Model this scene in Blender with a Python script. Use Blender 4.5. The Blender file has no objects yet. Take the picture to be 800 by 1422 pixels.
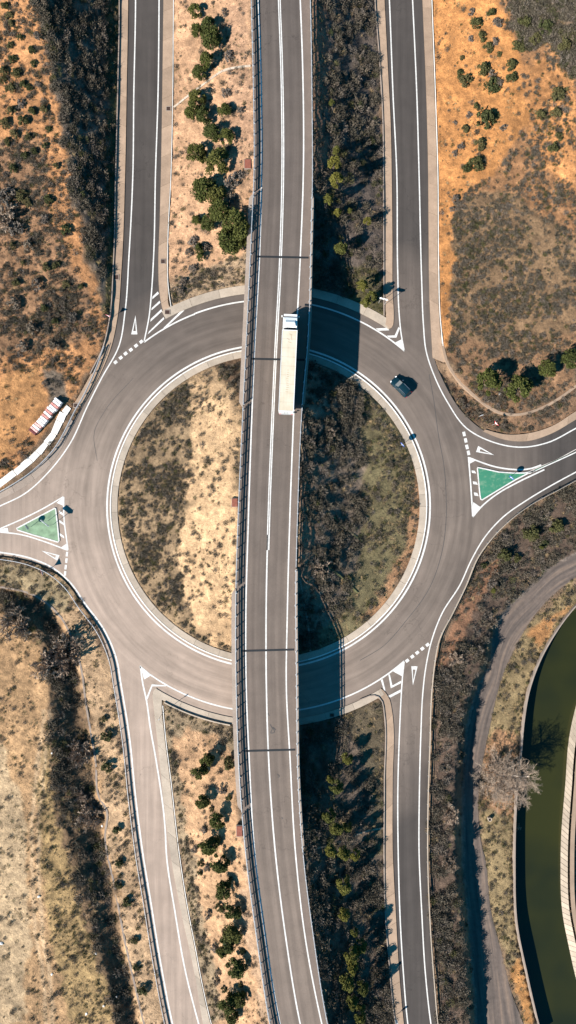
import bpy, bmesh, math, random
import numpy as np
from mathutils import Vector, Matrix
random.seed(7); rng = np.random.default_rng(11)
S = 7.7; H = 125.0                      # picture pixels per metre on the ground, camera height
C = bpy.context.scene.collection
# ------------------------------------------------------------------ camera, sky, sun, exposure
cd = bpy.data.cameras.new('camera'); cam = bpy.data.objects.new('camera', cd); C.objects.link(cam)
cam.location = (0, 0, H); cam.rotation_euler = (0, 0, 0)
cd.sensor_fit = 'VERTICAL'; cd.sensor_height = 36; cd.lens = 36 * H / (1422 / S)
cd.clip_start = 1; cd.clip_end = 3000
bpy.context.scene.camera = cam
w = bpy.data.worlds.new('World'); bpy.context.scene.world = w; w.use_nodes = True
nt = w.node_tree; bg = nt.nodes['Background']
sky = nt.nodes.new('ShaderNodeTexSky'); sky.sky_type = 'NISHITA'; sky.sun_disc = False
SD = Vector((1.11, 0.83, -1)).normalized()          # the way sunlight travels
sky.sun_elevation = math.asin(-SD.z); sky.sun_rotation = math.atan2(-SD.x, -SD.y)
sky.air_density = 1.3; sky.dust_density = 0.2; sky.ozone_density = 3.0
tm = nt.nodes.new('ShaderNodeMix'); tm.data_type = 'RGBA'; tm.blend_type = 'MULTIPLY'; tm.inputs[0].default_value = 1; tm.inputs[7].default_value = (.10, .72, .95, 1)
nt.links.new(sky.outputs[0], tm.inputs[6]); nt.links.new(tm.outputs[2], bg.inputs[0]); bg.inputs[1].default_value = 0.06
sl = bpy.data.lights.new('sun', 'SUN'); sl.energy = 5.0; sl.angle = math.radians(0.5); sl.color = (1, 0.95, 0.88)
so = bpy.data.objects.new('sun', sl); C.objects.link(so); so.rotation_euler = SD.to_track_quat('-Z', 'Y').to_euler()
vs = bpy.context.scene.view_settings; vs.view_transform = 'Standard'; vs.look = 'None'; vs.exposure = 1.3; vs.gamma = 1

# ------------------------------------------------------------------ helpers
def W(px, py, z=0.0):
    k = (H - z) / H
    return Vector(((px - 400) / S * k, (711 - py) / S * k, z))
def Wn(px, py, z):
    k = (H - z) / H
    return np.stack([(px - 400) / S * k, (711 - py) / S * k, z], -1)
def cr(pts, step=6.0):
    """smooth curve through points"""
    P = [np.array(p, float) for p in pts]
    if len(P) == 2: P = [P[0], (P[0] + P[1]) / 2, P[1]]
    P = [2 * P[0] - P[1]] + P + [2 * P[-1] - P[-2]]
    out = []
    for i in range(1, len(P) - 2):
        p0, p1, p2, p3 = P[i-1:i+3]
        d = np.linalg.norm(p2 - p1); n = max(1, int(d / step))
        # centripetal-ish tangents
        d0 = max(np.linalg.norm(p1 - p0), 1e-6); d2 = max(np.linalg.norm(p3 - p2), 1e-6); d1 = max(d, 1e-6)
        m1 = ((p1 - p0) / d0 * d1 + (p2 - p1) / d1 * d0) / (d0 + d1) * d1
        m2 = ((p2 - p1) / d1 * d2 + (p3 - p2) / d2 * d1) / (d1 + d2) * d1
        for k in range(n):
            t = k / n
            out.append((2*t**3-3*t*t+1)*p1 + (t**3-2*t*t+t)*m1 + (-2*t**3+3*t*t)*p2 + (t**3-t*t)*m2)
    out.append(P[-2]); return np.array(out)
def arclen(L): return np.concatenate([[0], np.cumsum(np.linalg.norm(np.diff(L, axis=0), axis=1))])
def resamp(L, n):
    s = arclen(L); t = np.linspace(0, s[-1], n)
    return np.stack([np.interp(t, s, L[:, k]) for k in range(2)], -1)
def off(L, d):
    """offset to the right of travel (picture coordinates, y down)"""
    t = np.gradient(L, axis=0); t /= np.linalg.norm(t, axis=1)[:, None]
    return L + d * np.stack([-t[:, 1], t[:, 0]], -1)
def clipy(L, y0, y1):
    ys = np.linspace(y0, y1, max(2, int(abs(y1 - y0) / 5))); o = np.argsort(L[:, 1])
    return np.stack([np.interp(ys, L[o, 1], L[o, 0]), ys], -1)
def arc(cx, cy, r, a0, a1, n=60):
    t = np.radians(np.linspace(a0, a1, n)); return np.stack([cx + r*np.cos(t), cy + r*np.sin(t)], -1)
def ang(p): return math.degrees(math.atan2(p[1] - 703.4, p[0] - 373))
def zz(pts, ox, oy, s): return [(ox + a / s, oy + b / s) for a, b in pts]

def tag(o, label=None, cat=None, group=None, kind=None):
    if label: o['label'] = label
    if cat: o['category'] = cat
    if group: o['group'] = group
    if kind: o['kind'] = kind
    return o
def empty(name, loc, rz=0, **k):
    o = bpy.data.objects.new(name, None); C.objects.link(o); o.location = loc; o.rotation_euler = (0, 0, rz)
    o.empty_display_size = .3
    return tag(o, **k)
class MB:
    def __init__(s): s.v = []; s.f = []; s.uv = None
    def add(s, vs_, fs_):
        b = len(s.v); s.v += [tuple(p) for p in vs_]; s.f += [tuple(i + b for i in f) for f in fs_]; return s
    def box(s, c, d, rz=0, tz=None, taper=1.0):
        x, y, z = d[0]/2, d[1]/2, d[2]/2; ca, sa = math.cos(rz), math.sin(rz); vv = []
        for zz_, k in ((-z, 1), (z, taper)):
            for X, Y in ((-x, -y), (x, -y), (x, y), (-x, y)):
                X *= k; Y *= k
                vv.append((c[0] + X*ca - Y*sa, c[1] + X*sa + Y*ca, c[2] + zz_))
        return s.add(vv, [(3,2,1,0), (4,5,6,7), (0,1,5,4), (1,2,6,5), (2,3,7,6), (3,0,4,7)])
    def prism(s, pts, z0, z1):
        n = len(pts); a = sum(pts[i][0]*pts[(i+1) % n][1] - pts[(i+1) % n][0]*pts[i][1] for i in range(n))
        if a < 0: pts = pts[::-1]
        vv = [(p[0], p[1], z0) for p in pts] + [(p[0], p[1], z1) for p in pts]
        return s.add(vv, [tuple(range(n, 2*n)), tuple(range(n-1, -1, -1))] + [(i, (i+1) % n, n + (i+1) % n, n+i) for i in range(n)])
    def flat(s, pts, z):
        n = len(pts); a = sum(pts[i][0]*pts[(i+1) % n][1] - pts[(i+1) % n][0]*pts[i][1] for i in range(n))
        if a < 0: pts = pts[::-1]
        return s.add([(p[0], p[1], z) for p in pts], [tuple(range(n))])
    def tube(s, p0, p1, r0, r1=None, n=6, caps=True):
        p0 = Vector(p0); p1 = Vector(p1); r1 = r0 if r1 is None else r1
        d = (p1 - p0).normalized(); u = d.orthogonal().normalized(); v = d.cross(u)
        vv = [p + (u*math.cos(2*math.pi*i/n) + v*math.sin(2*math.pi*i/n))*r for p, r in ((p0, r0), (p1, r1)) for i in range(n)]
        ff = [(i, (i+1) % n, n + (i+1) % n, n+i) for i in range(n)]
        if caps: ff += [tuple(range(n-1, -1, -1)), tuple(range(n, 2*n))]
        return s.add(vv, ff)
    def mesh(s, name, m):
        me = bpy.data.meshes.new(name); me.from_pydata(s.v, [], s.f); me.update()
        if m: me.materials.append(m)
        return me
    def build(s, name, m, parent=None, **k):
        me = s.mesh(name, m); o = bpy.data.objects.new(name, me); C.objects.link(o)
        if parent is not None: o.parent = parent
        return tag(o, **k)
def ribbon(A, B, zf=0.0, nlat=1, zt=None):
    """sheet between two curves of equal length (picture px). zf: height. Returns MB with uv = metres across / along"""
    n = len(A); m = MB(); uv = []
    s = arclen(A) / S
    for i in range(n):
        for j in range(nlat + 1):
            t = j / nlat; p = A[i]*(1-t) + B[i]*t
            z = zf(p, i) if callable(zf) else zf
            m.v.append(tuple(W(p[0], p[1], z))); uv.append((t*np.linalg.norm(B[i]-A[i])/S, s[i]))
    for i in range(n-1):
        for j in range(nlat):
            a = i*(nlat+1)+j; m.f.append((a, a+nlat+1, a+nlat+2, a+1))
    m.uv = uv; return m
def fixup(o):
    """make a sheet face up"""
    me = o.data; 
    if len(me.polygons) and me.polygons[0].normal.z < 0: me.flip_normals()
    return o
def putuv(o, uv):
    l = o.data.uv_layers.new(name='UVMap'); vi = np.zeros(len(o.data.loops), int); o.data.loops.foreach_get('vertex_index', vi)
    l.data.foreach_set('uv', np.array(uv)[vi].ravel()); return o
def slab(A, B, z0, z1):
    """solid strip between two curves"""
    n = len(A); m = MB()
    for i in range(n):
        for p in (A[i], B[i]):
            q = W(p[0], p[1], z1); m.v.append((q.x, q.y, z1)); m.v.append((q.x, q.y, z0))
    for i in range(n-1):
        a = 4*i; b = a+4
        m.f += [(a, b, b+2, a+2), (a+1, a+3, b+3, b+1), (a, a+1, b+1, b), (a+2, b+2, b+3, a+3)]
    m.f += [(0, 2, 3, 1), (4*n-4, 4*n-3, 4*n-1, 4*n-2)]
    return m
def fixn(o):
    bm = bmesh.new(); bm.from_mesh(o.data); bmesh.ops.recalc_face_normals(bm, faces=bm.faces); bm.to_mesh(o.data); bm.free(); return o
def bevel(o, wd, seg=2):
    b = o.modifiers.new('bevel', 'BEVEL'); b.width = wd; b.segments = seg; b.limit_method = 'ANGLE'; b.angle_limit = math.radians(35); return o
def smooth(o):
    o.data.polygons.foreach_set('use_smooth', [True]*len(o.data.polygons)); return o

# ------------------------------------------------------------------ materials
def lin(r, g, b, k=1.0):
    f = lambda c: (c/255/12.92 if c/255 <= .04045 else ((c/255+.055)/1.055)**2.4) * k
    return (f(r), f(g), f(b), 1)
class MT:
    def __init__(s, name, rough=.9):
        s.m = bpy.data.materials.new(name); s.m.use_nodes = True; s.t = s.m.node_tree
        s.b = s.t.nodes['Principled BSDF']; s.b.inputs['Roughness'].default_value = rough
        s.b.inputs['Specular IOR Level'].default_value = .3
    def n(s, ty, **k):
        o = s.t.nodes.new(ty)
        for a, v in k.items():
            if a in o.bl_rna.properties: setattr(o, a, v)
        return o
    def l(s, a, b): s.t.links.new(a, b)
    def pos(s, sc=(1, 1, 1), src='pos'):
        g = s.n('ShaderNodeNewGeometry').outputs['Position'] if src == 'pos' else s.n('ShaderNodeTexCoord').outputs['UV' if src == 'uv' else 'Object']
        mp = s.n('ShaderNodeMapping'); mp.inputs['Scale'].default_value = sc; s.l(g, mp.inputs[0]); return mp.outputs[0]
    def noise(s, scale, detail=4, vec=None, rough=.6, sc=(1, 1, 1)):
        x = s.n('ShaderNodeTexNoise'); x.inputs['Scale'].default_value = scale; x.inputs['Detail'].default_value = detail
        x.inputs['Roughness'].default_value = rough; s.l(vec if vec is not None else s.pos(sc), x.inputs['Vector']); return x.outputs['Fac']
    def ramp(s, fac, stops):
        r = s.n('ShaderNodeValToRGB'); e = r.color_ramp.elements
        while len(e) < len(stops): e.new(.5)
        for q, (p, c) in zip(e, stops): q.position = p; q.color = c if len(c) == 4 else (*c, 1)
        s.l(fac, r.inputs[0]); return r.outputs[0]
    def mix(s, a, b, f, mode='MIX'):
        x = s.n('ShaderNodeMix'); x.data_type = 'RGBA'; x.blend_type = mode
        for v, i in ((a, 6), (b, 7), (f, 0)):
            if hasattr(v, 'links') or isinstance(v, bpy.types.NodeSocket): s.l(v, x.inputs[i])
            else: x.inputs[i].default_value = v
        return x.outputs[2]
    def gray(s, v): return (v, v, v, 1)
    def mul(s, col, fac, lo, hi):
        return s.mix(col, s.ramp(fac, [(.3, (lo,)*3), (.7, (hi,)*3)]), 1.0, 'MULTIPLY')
    def bump(s, h, st=.3, d=.05):
        b = s.n('ShaderNodeBump'); b.inputs['Strength'].default_value = st; b.inputs['Distance'].default_value = d
        s.l(h, b.inputs['Height']); s.l(b.outputs[0], s.b.inputs['Normal'])
    def out(s, col):
        if isinstance(col, bpy.types.NodeSocket): s.l(col, s.b.inputs['Base Color'])
        else: s.b.inputs['Base Color'].default_value = col
        return s.m
def plain(name, col, rough=.6, var=.18, scale=3., metal=0.0, spec=.3):
    t = MT(name, rough); t.b.inputs['Metallic'].default_value = metal; t.b.inputs['Specular IOR Level'].default_value = spec
    f = t.noise(scale, 5); rgb = t.n('ShaderNodeRGB'); rgb.outputs[0].default_value = col
    return t.out(t.mul(rgb.outputs[0], f, 1-var, 1+var))
K = .40
def asphalt(name, dark, pale, mode):
    t = MT(name, .92)
    P = t.n('ShaderNodeNewGeometry').outputs['Position']
    # painted-in light gradient: paving paler to the south-west, darker towards the north-east
    def mth(op, a, b, c=None):
        o = t.n('ShaderNodeMath'); o.operation = op
        for q, v in enumerate((a, b, c)):
            if v is None: continue
            if isinstance(v, bpy.types.NodeSocket): t.l(v, o.inputs[q])
            else: o.inputs[q].default_value = v
        return o.outputs[0]
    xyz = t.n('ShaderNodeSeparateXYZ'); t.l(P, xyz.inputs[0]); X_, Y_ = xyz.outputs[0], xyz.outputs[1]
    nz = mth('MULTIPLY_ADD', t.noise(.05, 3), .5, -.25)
    if mode == 'ring':      # painted daylight: palest west and south of the ring, darker out on slip roads
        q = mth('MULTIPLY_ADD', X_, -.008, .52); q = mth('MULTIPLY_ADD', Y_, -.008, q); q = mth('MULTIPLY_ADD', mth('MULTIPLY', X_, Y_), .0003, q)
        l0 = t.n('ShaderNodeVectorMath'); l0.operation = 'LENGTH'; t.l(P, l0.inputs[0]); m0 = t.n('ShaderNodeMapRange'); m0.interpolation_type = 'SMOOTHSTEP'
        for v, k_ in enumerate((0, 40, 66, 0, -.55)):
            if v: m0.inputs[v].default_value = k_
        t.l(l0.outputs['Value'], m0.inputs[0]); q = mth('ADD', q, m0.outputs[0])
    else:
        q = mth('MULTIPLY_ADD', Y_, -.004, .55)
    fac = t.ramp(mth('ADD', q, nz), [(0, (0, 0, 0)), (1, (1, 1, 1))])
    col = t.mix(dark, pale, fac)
    if mode == 'ring':
        c = t.n('ShaderNodeVectorMath'); c.operation = 'SUBTRACT'; t.l(P, c.inputs[0]); c.inputs[1].default_value = (-3.51, .99, 0)
        ln = t.n('ShaderNodeVectorMath'); ln.operation = 'LENGTH'; t.l(c.outputs[0], ln.inputs[0])
        sp = t.n('ShaderNodeSeparateXYZ'); t.l(c.outputs[0], sp.inputs[0])
        at = t.n('ShaderNodeMath'); at.operation = 'ARCTAN2'; t.l(sp.outputs[1], at.inputs[0]); t.l(sp.outputs[0], at.inputs[1])
        cb = t.n('ShaderNodeCombineXYZ'); t.l(ln.outputs['Value'], cb.inputs[0]); t.l(at.outputs[0], cb.inputs[1])
        mp = t.n('ShaderNodeMapping'); mp.inputs['Scale'].default_value = (.8, 1.6, 1); t.l(cb.outputs[0], mp.inputs[0])
        st = t.noise(1.0, 5, mp.outputs[0])
        # ring streaks only where the ring is; ramps run north-south
        st2 = t.noise(1.0, 5, t.pos((.9, .035, 1)))
        inr = t.ramp(t.map01(ln.outputs['Value'], 34, 42), [(0, (0, 0, 0)), (1, (1, 1, 1))]) if False else None
        mr = t.n('ShaderNodeMapRange'); mr.inputs[1].default_value = 36; mr.inputs[2].default_value = 44; t.l(ln.outputs['Value'], mr.inputs[0])
        s1 = t.mul(col, st, .74, 1.22); s2 = t.mul(col, st2, .8, 1.18)
        col = t.mix(s1, s2, mr.outputs[0])
    else:
        U = t.n('ShaderNodeTexCoord').outputs['UV']; mp = t.n('ShaderNodeMapping'); mp.inputs['Scale'].default_value = (1.3, .03, 1); t.l(U, mp.inputs[0])
        col = t.mul(col, t.noise(1.0, 5, mp.outputs[0]), .84, 1.16)
        sp = t.n('ShaderNodeSeparateXYZ'); t.l(U, sp.inputs[0])
        sn = t.n('ShaderNodeMath'); sn.operation = 'MULTIPLY'; t.l(sp.outputs[0], sn.inputs[0]); sn.inputs[1].default_value = 3.55
        s2 = t.n('ShaderNodeMath'); s2.operation = 'SINE'; t.l(sn.outputs[0], s2.inputs[0])
        mr = t.n('ShaderNodeMapRange'); mr.inputs[1].default_value = -1; mr.inputs[2].default_value = 1; mr.inputs[3].default_value = .35; mr.inputs[4].default_value = .65; t.l(s2.outputs[0], mr.inputs[0])
        col = t.mul(col, mr.outputs[0], .90, 1.1)
    col = t.mul(col, t.noise(.35, 6), .9, 1.1)
    fine = t.noise(9, 3); col = t.mul(col, fine, .9, 1.1)
    # hairline cracks
    v = t.n('ShaderNodeTexVoronoi'); v.feature = 'DISTANCE_TO_EDGE'; v.inputs['Scale'].default_value = .16
    wv = t.n('ShaderNodeVectorMath'); wv.operation = 'ADD'; nn = t.n('ShaderNodeTexNoise'); nn.inputs['Scale'].default_value = .7; nn.inputs['Detail'].default_value = 6
    t.l(P, nn.inputs['Vector']); sc = t.n('ShaderNodeVectorMath'); sc.operation = 'SCALE'; sc.inputs['Scale'].default_value = 3.5; t.l(nn.outputs['Color'], sc.inputs[0])
    t.l(P, wv.inputs[0]); t.l(sc.outputs[0], wv.inputs[1]); t.l(wv.outputs[0], v.inputs['Vector'])
    ck = t.ramp(v.outputs['Distance'], [(0, (.70,)*3), (.012, (1, 1, 1))])
    cm = t.ramp(t.noise(.06, 2), [(.5, (0, 0, 0)), (.6, (1, 1, 1))])
    col = t.mix(col, t.mix(col, ck, 1.0, 'MULTIPLY'), cm)
    t.bump(fine, .25, .02); return t.out(col)
def concrete(name, col, var=.14):
    t = MT(name, .9); rgb = t.n('ShaderNodeRGB'); rgb.outputs[0].default_value = col
    oi = t.n('ShaderNodeObjectInfo'); c = t.mul(rgb.outputs[0], oi.outputs['Random'], 1-.09, 1.09)
    c = t.mul(c, t.noise(.5, 6), 1-var, 1+var); c = t.mul(c, t.noise(5, 4), 1-var*.7, 1+var*.7)
    t.bump(t.noise(8, 3), .2, .02); return t.out(c)
def foliage(name, c0, c1, c2):
    t = MT(name, .8); oi = t.n('ShaderNodeObjectInfo').outputs['Random']
    col = t.ramp(oi, [(0, c0), (.5, c1), (1, c2)])
    col = t.mul(col, t.noise(2.2, 3), .62, 1.4); col = t.mul(col, t.noise(9, 2), .7, 1.3)
    t.b.inputs['Specular IOR Level'].default_value = .15
    return t.out(col)
def twig(name, c0, c1):
    t = MT(name, .9); oi = t.n('ShaderNodeObjectInfo').outputs['Random']
    return t.out(t.mul(t.ramp(oi, [(0, c0), (1, c1)]), t.noise(2, 3), .75, 1.25))
def paint(name, col, wear=.25):
    t = MT(name, .7); f = t.noise(2.5, 8, rough=.75); f2 = t.noise(.4, 3)
    rgb = t.n('ShaderNodeRGB'); rgb.outputs[0].default_value = col
    c = t.mul(rgb.outputs[0], f, 1-wear, 1.04); c = t.mul(c, f2, .88, 1.05); return t.out(c)
M = {}
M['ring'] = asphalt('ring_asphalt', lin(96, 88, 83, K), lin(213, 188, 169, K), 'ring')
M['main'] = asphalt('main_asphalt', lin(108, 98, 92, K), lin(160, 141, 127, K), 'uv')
M['shoulder'] = concrete('shoulder_asphalt', lin(150, 132, 120, K), .1)
M['line'] = paint('road_paint', (.60, .575, .54, 1), .38)
M['oldline'] = paint('worn_paint', (.52, .46, .41, 1), .35)
M['conc'] = concrete('pink_concrete', lin(212, 180, 152, K))
M['conc2'] = concrete('pale_concrete', lin(226, 206, 184, K))
M['cornice'] = concrete('cornice_concrete', lin(196, 176, 160, K))
M['white_conc'] = concrete('white_concrete', (.62, .58, .53, 1))
M['joint'] = plain('joint_rubber', (.012, .014, .016, 1), .8)
M['tar'] = plain('tar', (.05, .047, .045, 1), .7)
M['rail'] = plain('galvanised_steel', (.48, .47, .46, 1), .45, .1, 6, .5)
M['dark_rail'] = plain('weathered_steel', (.16, .16, .16, 1), .6, .15, 6, .3)
M['rust'] = plain('rusty_plate', (.17, .055, .035, 1), .85, .2)
M['iron'] = plain('cast_iron', (.055, .03, .022, 1), .8, .25)
M['black'] = plain('black_rubber', (.012, .012, .013, 1), .8)
def gr(): 
    t = MT('green_surfacing', .85); c = t.ramp(t.noise(.05, 2, rough=.5), [(.3, (.022, .125, .072, 1)), (.7, (.034, .16, .095, 1))])
    c = t.mix(c, (.20, .27, .18, 1), t.ramp(t.noise(.9, 7, rough=.75), [(.5, (0, 0, 0)), (.75, (.75, .75, .75))])); return t.out(c)
M['green'] = gr()
M['green_pale'] = plain('faded_green_surfacing', (.15, .22, .135, 1), .85, .3, .8)
M['pine'] = foliage('pine_leaf', (.040, .046, .012, 1), (.052, .057, .013, 1), (.068, .066, .016, 1))
M['olive'] = foliage('golden_pine_leaf', (.070, .072, .018, 1), (.095, .090, .020, 1), (.125, .11, .022, 1))
M['shrub'] = foliage('shrub_leaf', (.040, .045, .016, 1), (.058, .056, .020, 1), (.085, .07, .03, 1))
M['greyshrub'] = foliage('grey_shrub_leaf', (.09, .075, .06, 1), (.13, .105, .085, 1), (.11, .085, .06, 1))
M['scrub'] = foliage('scrub_leaf', (.055, .048, .035, 1), (.085, .070, .05, 1), (.11, .088, .065, 1))
M['scrubg'] = foliage('green_scrub_leaf', (.042, .044, .020, 1), (.06, .058, .024, 1), (.085, .075, .03, 1))
M['drygrass'] = foliage('dry_grass_blade', (.17, .115, .06, 1), (.26, .18, .095, 1), (.12, .09, .042, 1))
M['bark'] = twig('bark', (.12, .085, .06, 1), (.18, .13, .10, 1))
M['twig'] = twig('bare_twig', (.27, .20, .145, 1), (.36, .27, .20, 1))
M['palebark'] = twig('pale_bark', (.5, .43, .36, 1), (.55, .46, .38, 1))

# ------------------------------------------------------------------ traced lines (picture coordinates)
CX, CY = 373.0, 703.4
def ring(r, a0=0, a1=360, n=180): return arc(CX, CY, r, a0, a1, n)
A_ = [(176,-160),(178,0),(176,120),(173.8,240),(168.7,375),(163,442),(155,480),(137,524),(113,565),(98,592),(85,624),(65,651),(45,668.5),(0,693.5),(-160,765)]
B_ = [(-160,782),(0,771),(12,772),(42,779),(69,789),(90,802),(112,834),(137,873),(153,915),(160,960),(170,1020),(181,1112),(189,1182),(201,1250),(216,1344),(231,1422),(275,1582)]
C_ = [(330,1582),(282,1422),(270,1351),(251.4,1266),(236,1182),(228,1120),(221,1051),(217,1015),(212.5,975),(211.5,964),(213.5,958),(217,955.5)]
BRn = [(528.5,955.7),(533,959),(537,964),(541,971),(544,984),(546,1000),(545.5,1085),(545.5,1182),(549.6,1266),(554,1344),(561,1422),(590,1582)]
D_ = [(650,1582),(609,1422),(604,1367),(598,1283),(594.5,1190),(595,1110),(597.5,1034),(600.5,955),(604,922),(610.5,888),(629,851),(647,814),(664,774),(684,747),(713,719),(735,703),(770,684),(800,668),(960,590)]
E_ = [(960,490),(800,582),(766,601.5),(732,612),(699,610),(672,598),(641,571),(616,530),(604,500),(600.5,470),(596.5,409),(595.5,330),(594.8,240),(592.4,135),(587,0),(579,-160)]
F_ = [(526,-160),(534,0),(539,100),(542.5,169),(544,240),(545,330),(545.5,409),(547,440),(546.5,450),(544,455),(540.8,456.5)]
T_ = [(229.5,441.5),(228,437),(225,426),(221,402),(220,375),(222,300),(223.5,240),(225.5,120),(227,0),(229,-160)]
Ac, Bc, Cc, BRc, Dc, Ec, Fc, Tc = [cr(x) for x in (A_, B_, C_, BRn, D_, E_, F_, T_)]
aBL, aBR = ang(Cc[-1]), ang(BRc[0]); aTR, aTL = ang(Fc[-1]), ang(Tc[0])
outer = np.concatenate([Ac, Bc, Cc[:-1], ring(297, aBL, aBR, 50), BRc[1:], Dc, Ec, Fc[:-1], ring(297.5, aTR, aTL, 50), Tc[1:]])
L1 = [(186,-160),(188.3,0),(185.8,135),(184.6,240),(179,358),(173.8,432),(165.4,480),(141.7,524),(121.5,564),(97.9,615),(67.5,655.5),(33.7,686),(0,702.7),(-160,770)]
L2 = [(-160,775),(0,767),(44,775.7),(74,789),(98,809.4),(118,838),(145,875),(162,915.7),(168,950),(179,1017.5),(189,1112),(198,1182),(209,1249.5),(224.4,1344),(239.6,1422),(285,1582)]
L3 = [(221.5,-160),(221,0),(219.4,135),(216,240),(213.3,358),(210.5,405),(207,440),(200,475)]
L4 = [(195,924.5),(198.5,950),(203,970),(209,1012),(216,1051),(229.5,1152.5),(231,1184),(243,1266),(258,1351),(276,1422),(322,1582)]
L5 = [(532,-160),(540.8,0),(546,135),(551,240),(552.3,375),(554.3,435),(557.3,465),(561.5,487.5)]
L6 = [(565,-160),(573,0),(579,135),(582,240),(585.7,392),(588,450),(591.8,487.5),(602.6,520.5),(621,557.6),(648,594.7),(682,613),(725.7,621),(759.5,615),(800,594.7),(960,502)]
L7 = [(561.5,918),(559,940),(557,970),(554.7,1020),(552.5,1100),(553,1182),(555.3,1266),(559.7,1344),(566.4,1422),(598,1582)]
L8 = [(960,578),(800,655.5),(766,674),(732.5,694),(698.7,718),(675,743.6),(655,777),(639,812),(614,851.6),(598.5,893),(591,929),(587,965),(584.5,1020),(582.3,1110),(582,1182),(585.7,1266),(590.7,1351),(598.5,1422),(635,1582)]
mL = cr([(352,-160),(358.8,0),(362.5,101),(363.3,240),(361,341),(353.8,480),(349,600),(345,720),(341.5,855),(342,955),(346,1051),(354,1186),(366,1283),(389,1422),(430,1582)])
mC = cr([(382,-160),(387,0),(390.5,101),(391.8,240),(388,375),(382.4,480),(377,600),(372.5,720),(369.6,855),(370,955),(373,1051),(382.6,1186),(396.6,1300),(417,1422),(460,1582)])
mR = cr([(410,-160),(417,0),(420,80),(421.3,240),(417,358),(412,460),(408.4,560),(402.5,720),(399,855),(397.7,955),(402.7,1051),(410.5,1186),(423.6,1300),(447,1422),(490,1582)])
Lb = cr([(343,-160),(348,0),(351,118),(352,240),(347.7,341),(341,480),(337,564),(330,720),(327,821),(327.5,955),(331,1060),(341,1186),(356,1300),(375,1422),(416,1582)])
Rb = cr([(424,-160),(431,0),(433.5,150),(434,250),(432,341),(427.5,480),(420,564),(413.3,720),(411.2,804),(412.3,955),(414.5,1085),(421.5,1186),(434.5,1290),(456,1422),(500,1582)])

# ------------------------------------------------------------------ terrain height field
GS = 4; gx = np.arange(-260, 1062, GS); gy = np.arange(-260, 1690, GS)
GX, GY = np.meshgrid(gx, gy)
def inside(P, X, Y):
    P = np.asarray(P, float); r = np.zeros(X.shape, bool); n = len(P)
    x0, y0, x1, y1 = P[:, 0].min(), P[:, 1].min(), P[:, 0].max(), P[:, 1].max()
    sel = (X >= x0) & (X <= x1) & (Y >= y0) & (Y <= y1); xs = X[sel]; ys = Y[sel]; q = np.zeros(xs.shape, bool)
    for i in range(n):
        a = P[i]; b = P[(i+1) % n]
        if a[1] == b[1]: continue
        c = ((a[1] > ys) != (b[1] > ys)) & (xs < (b[0]-a[0])*(ys-a[1])/(b[1]-a[1]) + a[0]); q ^= c
    r[sel] = q; return r
fp = cr([(167,-160),(167,0),(165,120),(161.5,240),(158,375),(153,442),(144,480),(125,520),(102,562)])
BANDS = [np.concatenate([fp, Ac[(Ac[:,1] < 570)][::-1]]),
 np.concatenate([cr([(242,-160),(241.3,0),(240,120),(237.5,240),(233,341),(234,402),(238,430)]), [(228,442),(219,402),(218,375),(222,240),(226,-160)]]),
 np.concatenate([cr([(519,-160),(521,0),(527,80),(532,170),(532.6,240),(533,330),(534,425),(535,452)]), [(548,452),(546,409),(544,240),(535,0),(530,-160)]]),
 np.concatenate([cr([(598,-160),(600,0),(604.5,120),(608.3,240),(609.5,375),(611.5,440),(616,480),(621,505)]), [(601,497),(596,409),(594,240),(586,0),(582,-160)]]),
 np.concatenate([cr([(224.5,966),(225.5,980),(229,1020),(237,1085),(248,1182),(261,1266),(270,1312),(281,1370),(293,1422),(345,1582)]), [(330,1582),(281,1422),(250,1266),(220,1051),(210,964)]]),
 np.concatenate([cr([(523,967),(528,970),(532.5,985),(534,1010),(534,1085),(533.5,1190),(535,1266),(541,1344),(549,1422),(575,1582)]), [(592,1582),(561,1422),(549,1266),(545,1085),(543,985),(533,959)]]),
 np.concatenate([cr([(671,600),(699,611),(732,614),(766,603),(800,584),(850,557)]), cr([(674,596),(700,602),(732,601),(766,591),(800,570),(850,542)])[::-1]]),
 np.concatenate([cr([(102,588),(86,626),(66,653),(46,671),(0,695.5),(-30,707)]), cr([(98,583),(76,624),(40,661),(0,685),(-30,697)])[::-1]])]
def onpath(X, Y):
    m = np.zeros(np.shape(X), bool)
    for q in BANDS: m |= inside(q, X, Y)
    rr = np.hypot(X-CX, Y-CY); aa = np.degrees(np.arctan2(Y-CY, X-CX))
    m |= (rr > 296) & (rr < 309) & (aa > min(aTL, aTR)) & (aa < max(aTL, aTR))
    m |= (rr > 296) & (rr < 307) & (aa > aBR) & (aa < aBL)
    return m | ((rr > 209.5) & (rr < 221))

isl = (GX-CX)**2 + (GY-CY)**2 < 212**2
inroad = inside(outer, GX, GY) & ~isl
fix = np.full(GX.shape, np.nan)
def cl(pts, step=4):       # height line: (x, y, h)
    P = np.array(pts, float)
    for i in range(len(P)-1):
        n = max(2, int(np.linalg.norm(P[i+1, :2]-P[i, :2]) / step) + 1)
        for t in np.linspace(0, 1, n):
            p = P[i]*(1-t) + P[i+1]*t; a = int(round((p[0]-gx[0])/GS)); b = int(round((p[1]-gy[0])/GS))
            if 0 <= a < len(gx) and 0 <= b < len(gy): fix[b, a] = p[2]
fix[inroad | onpath(GX, GY)] = 0
if 0: pass
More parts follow.
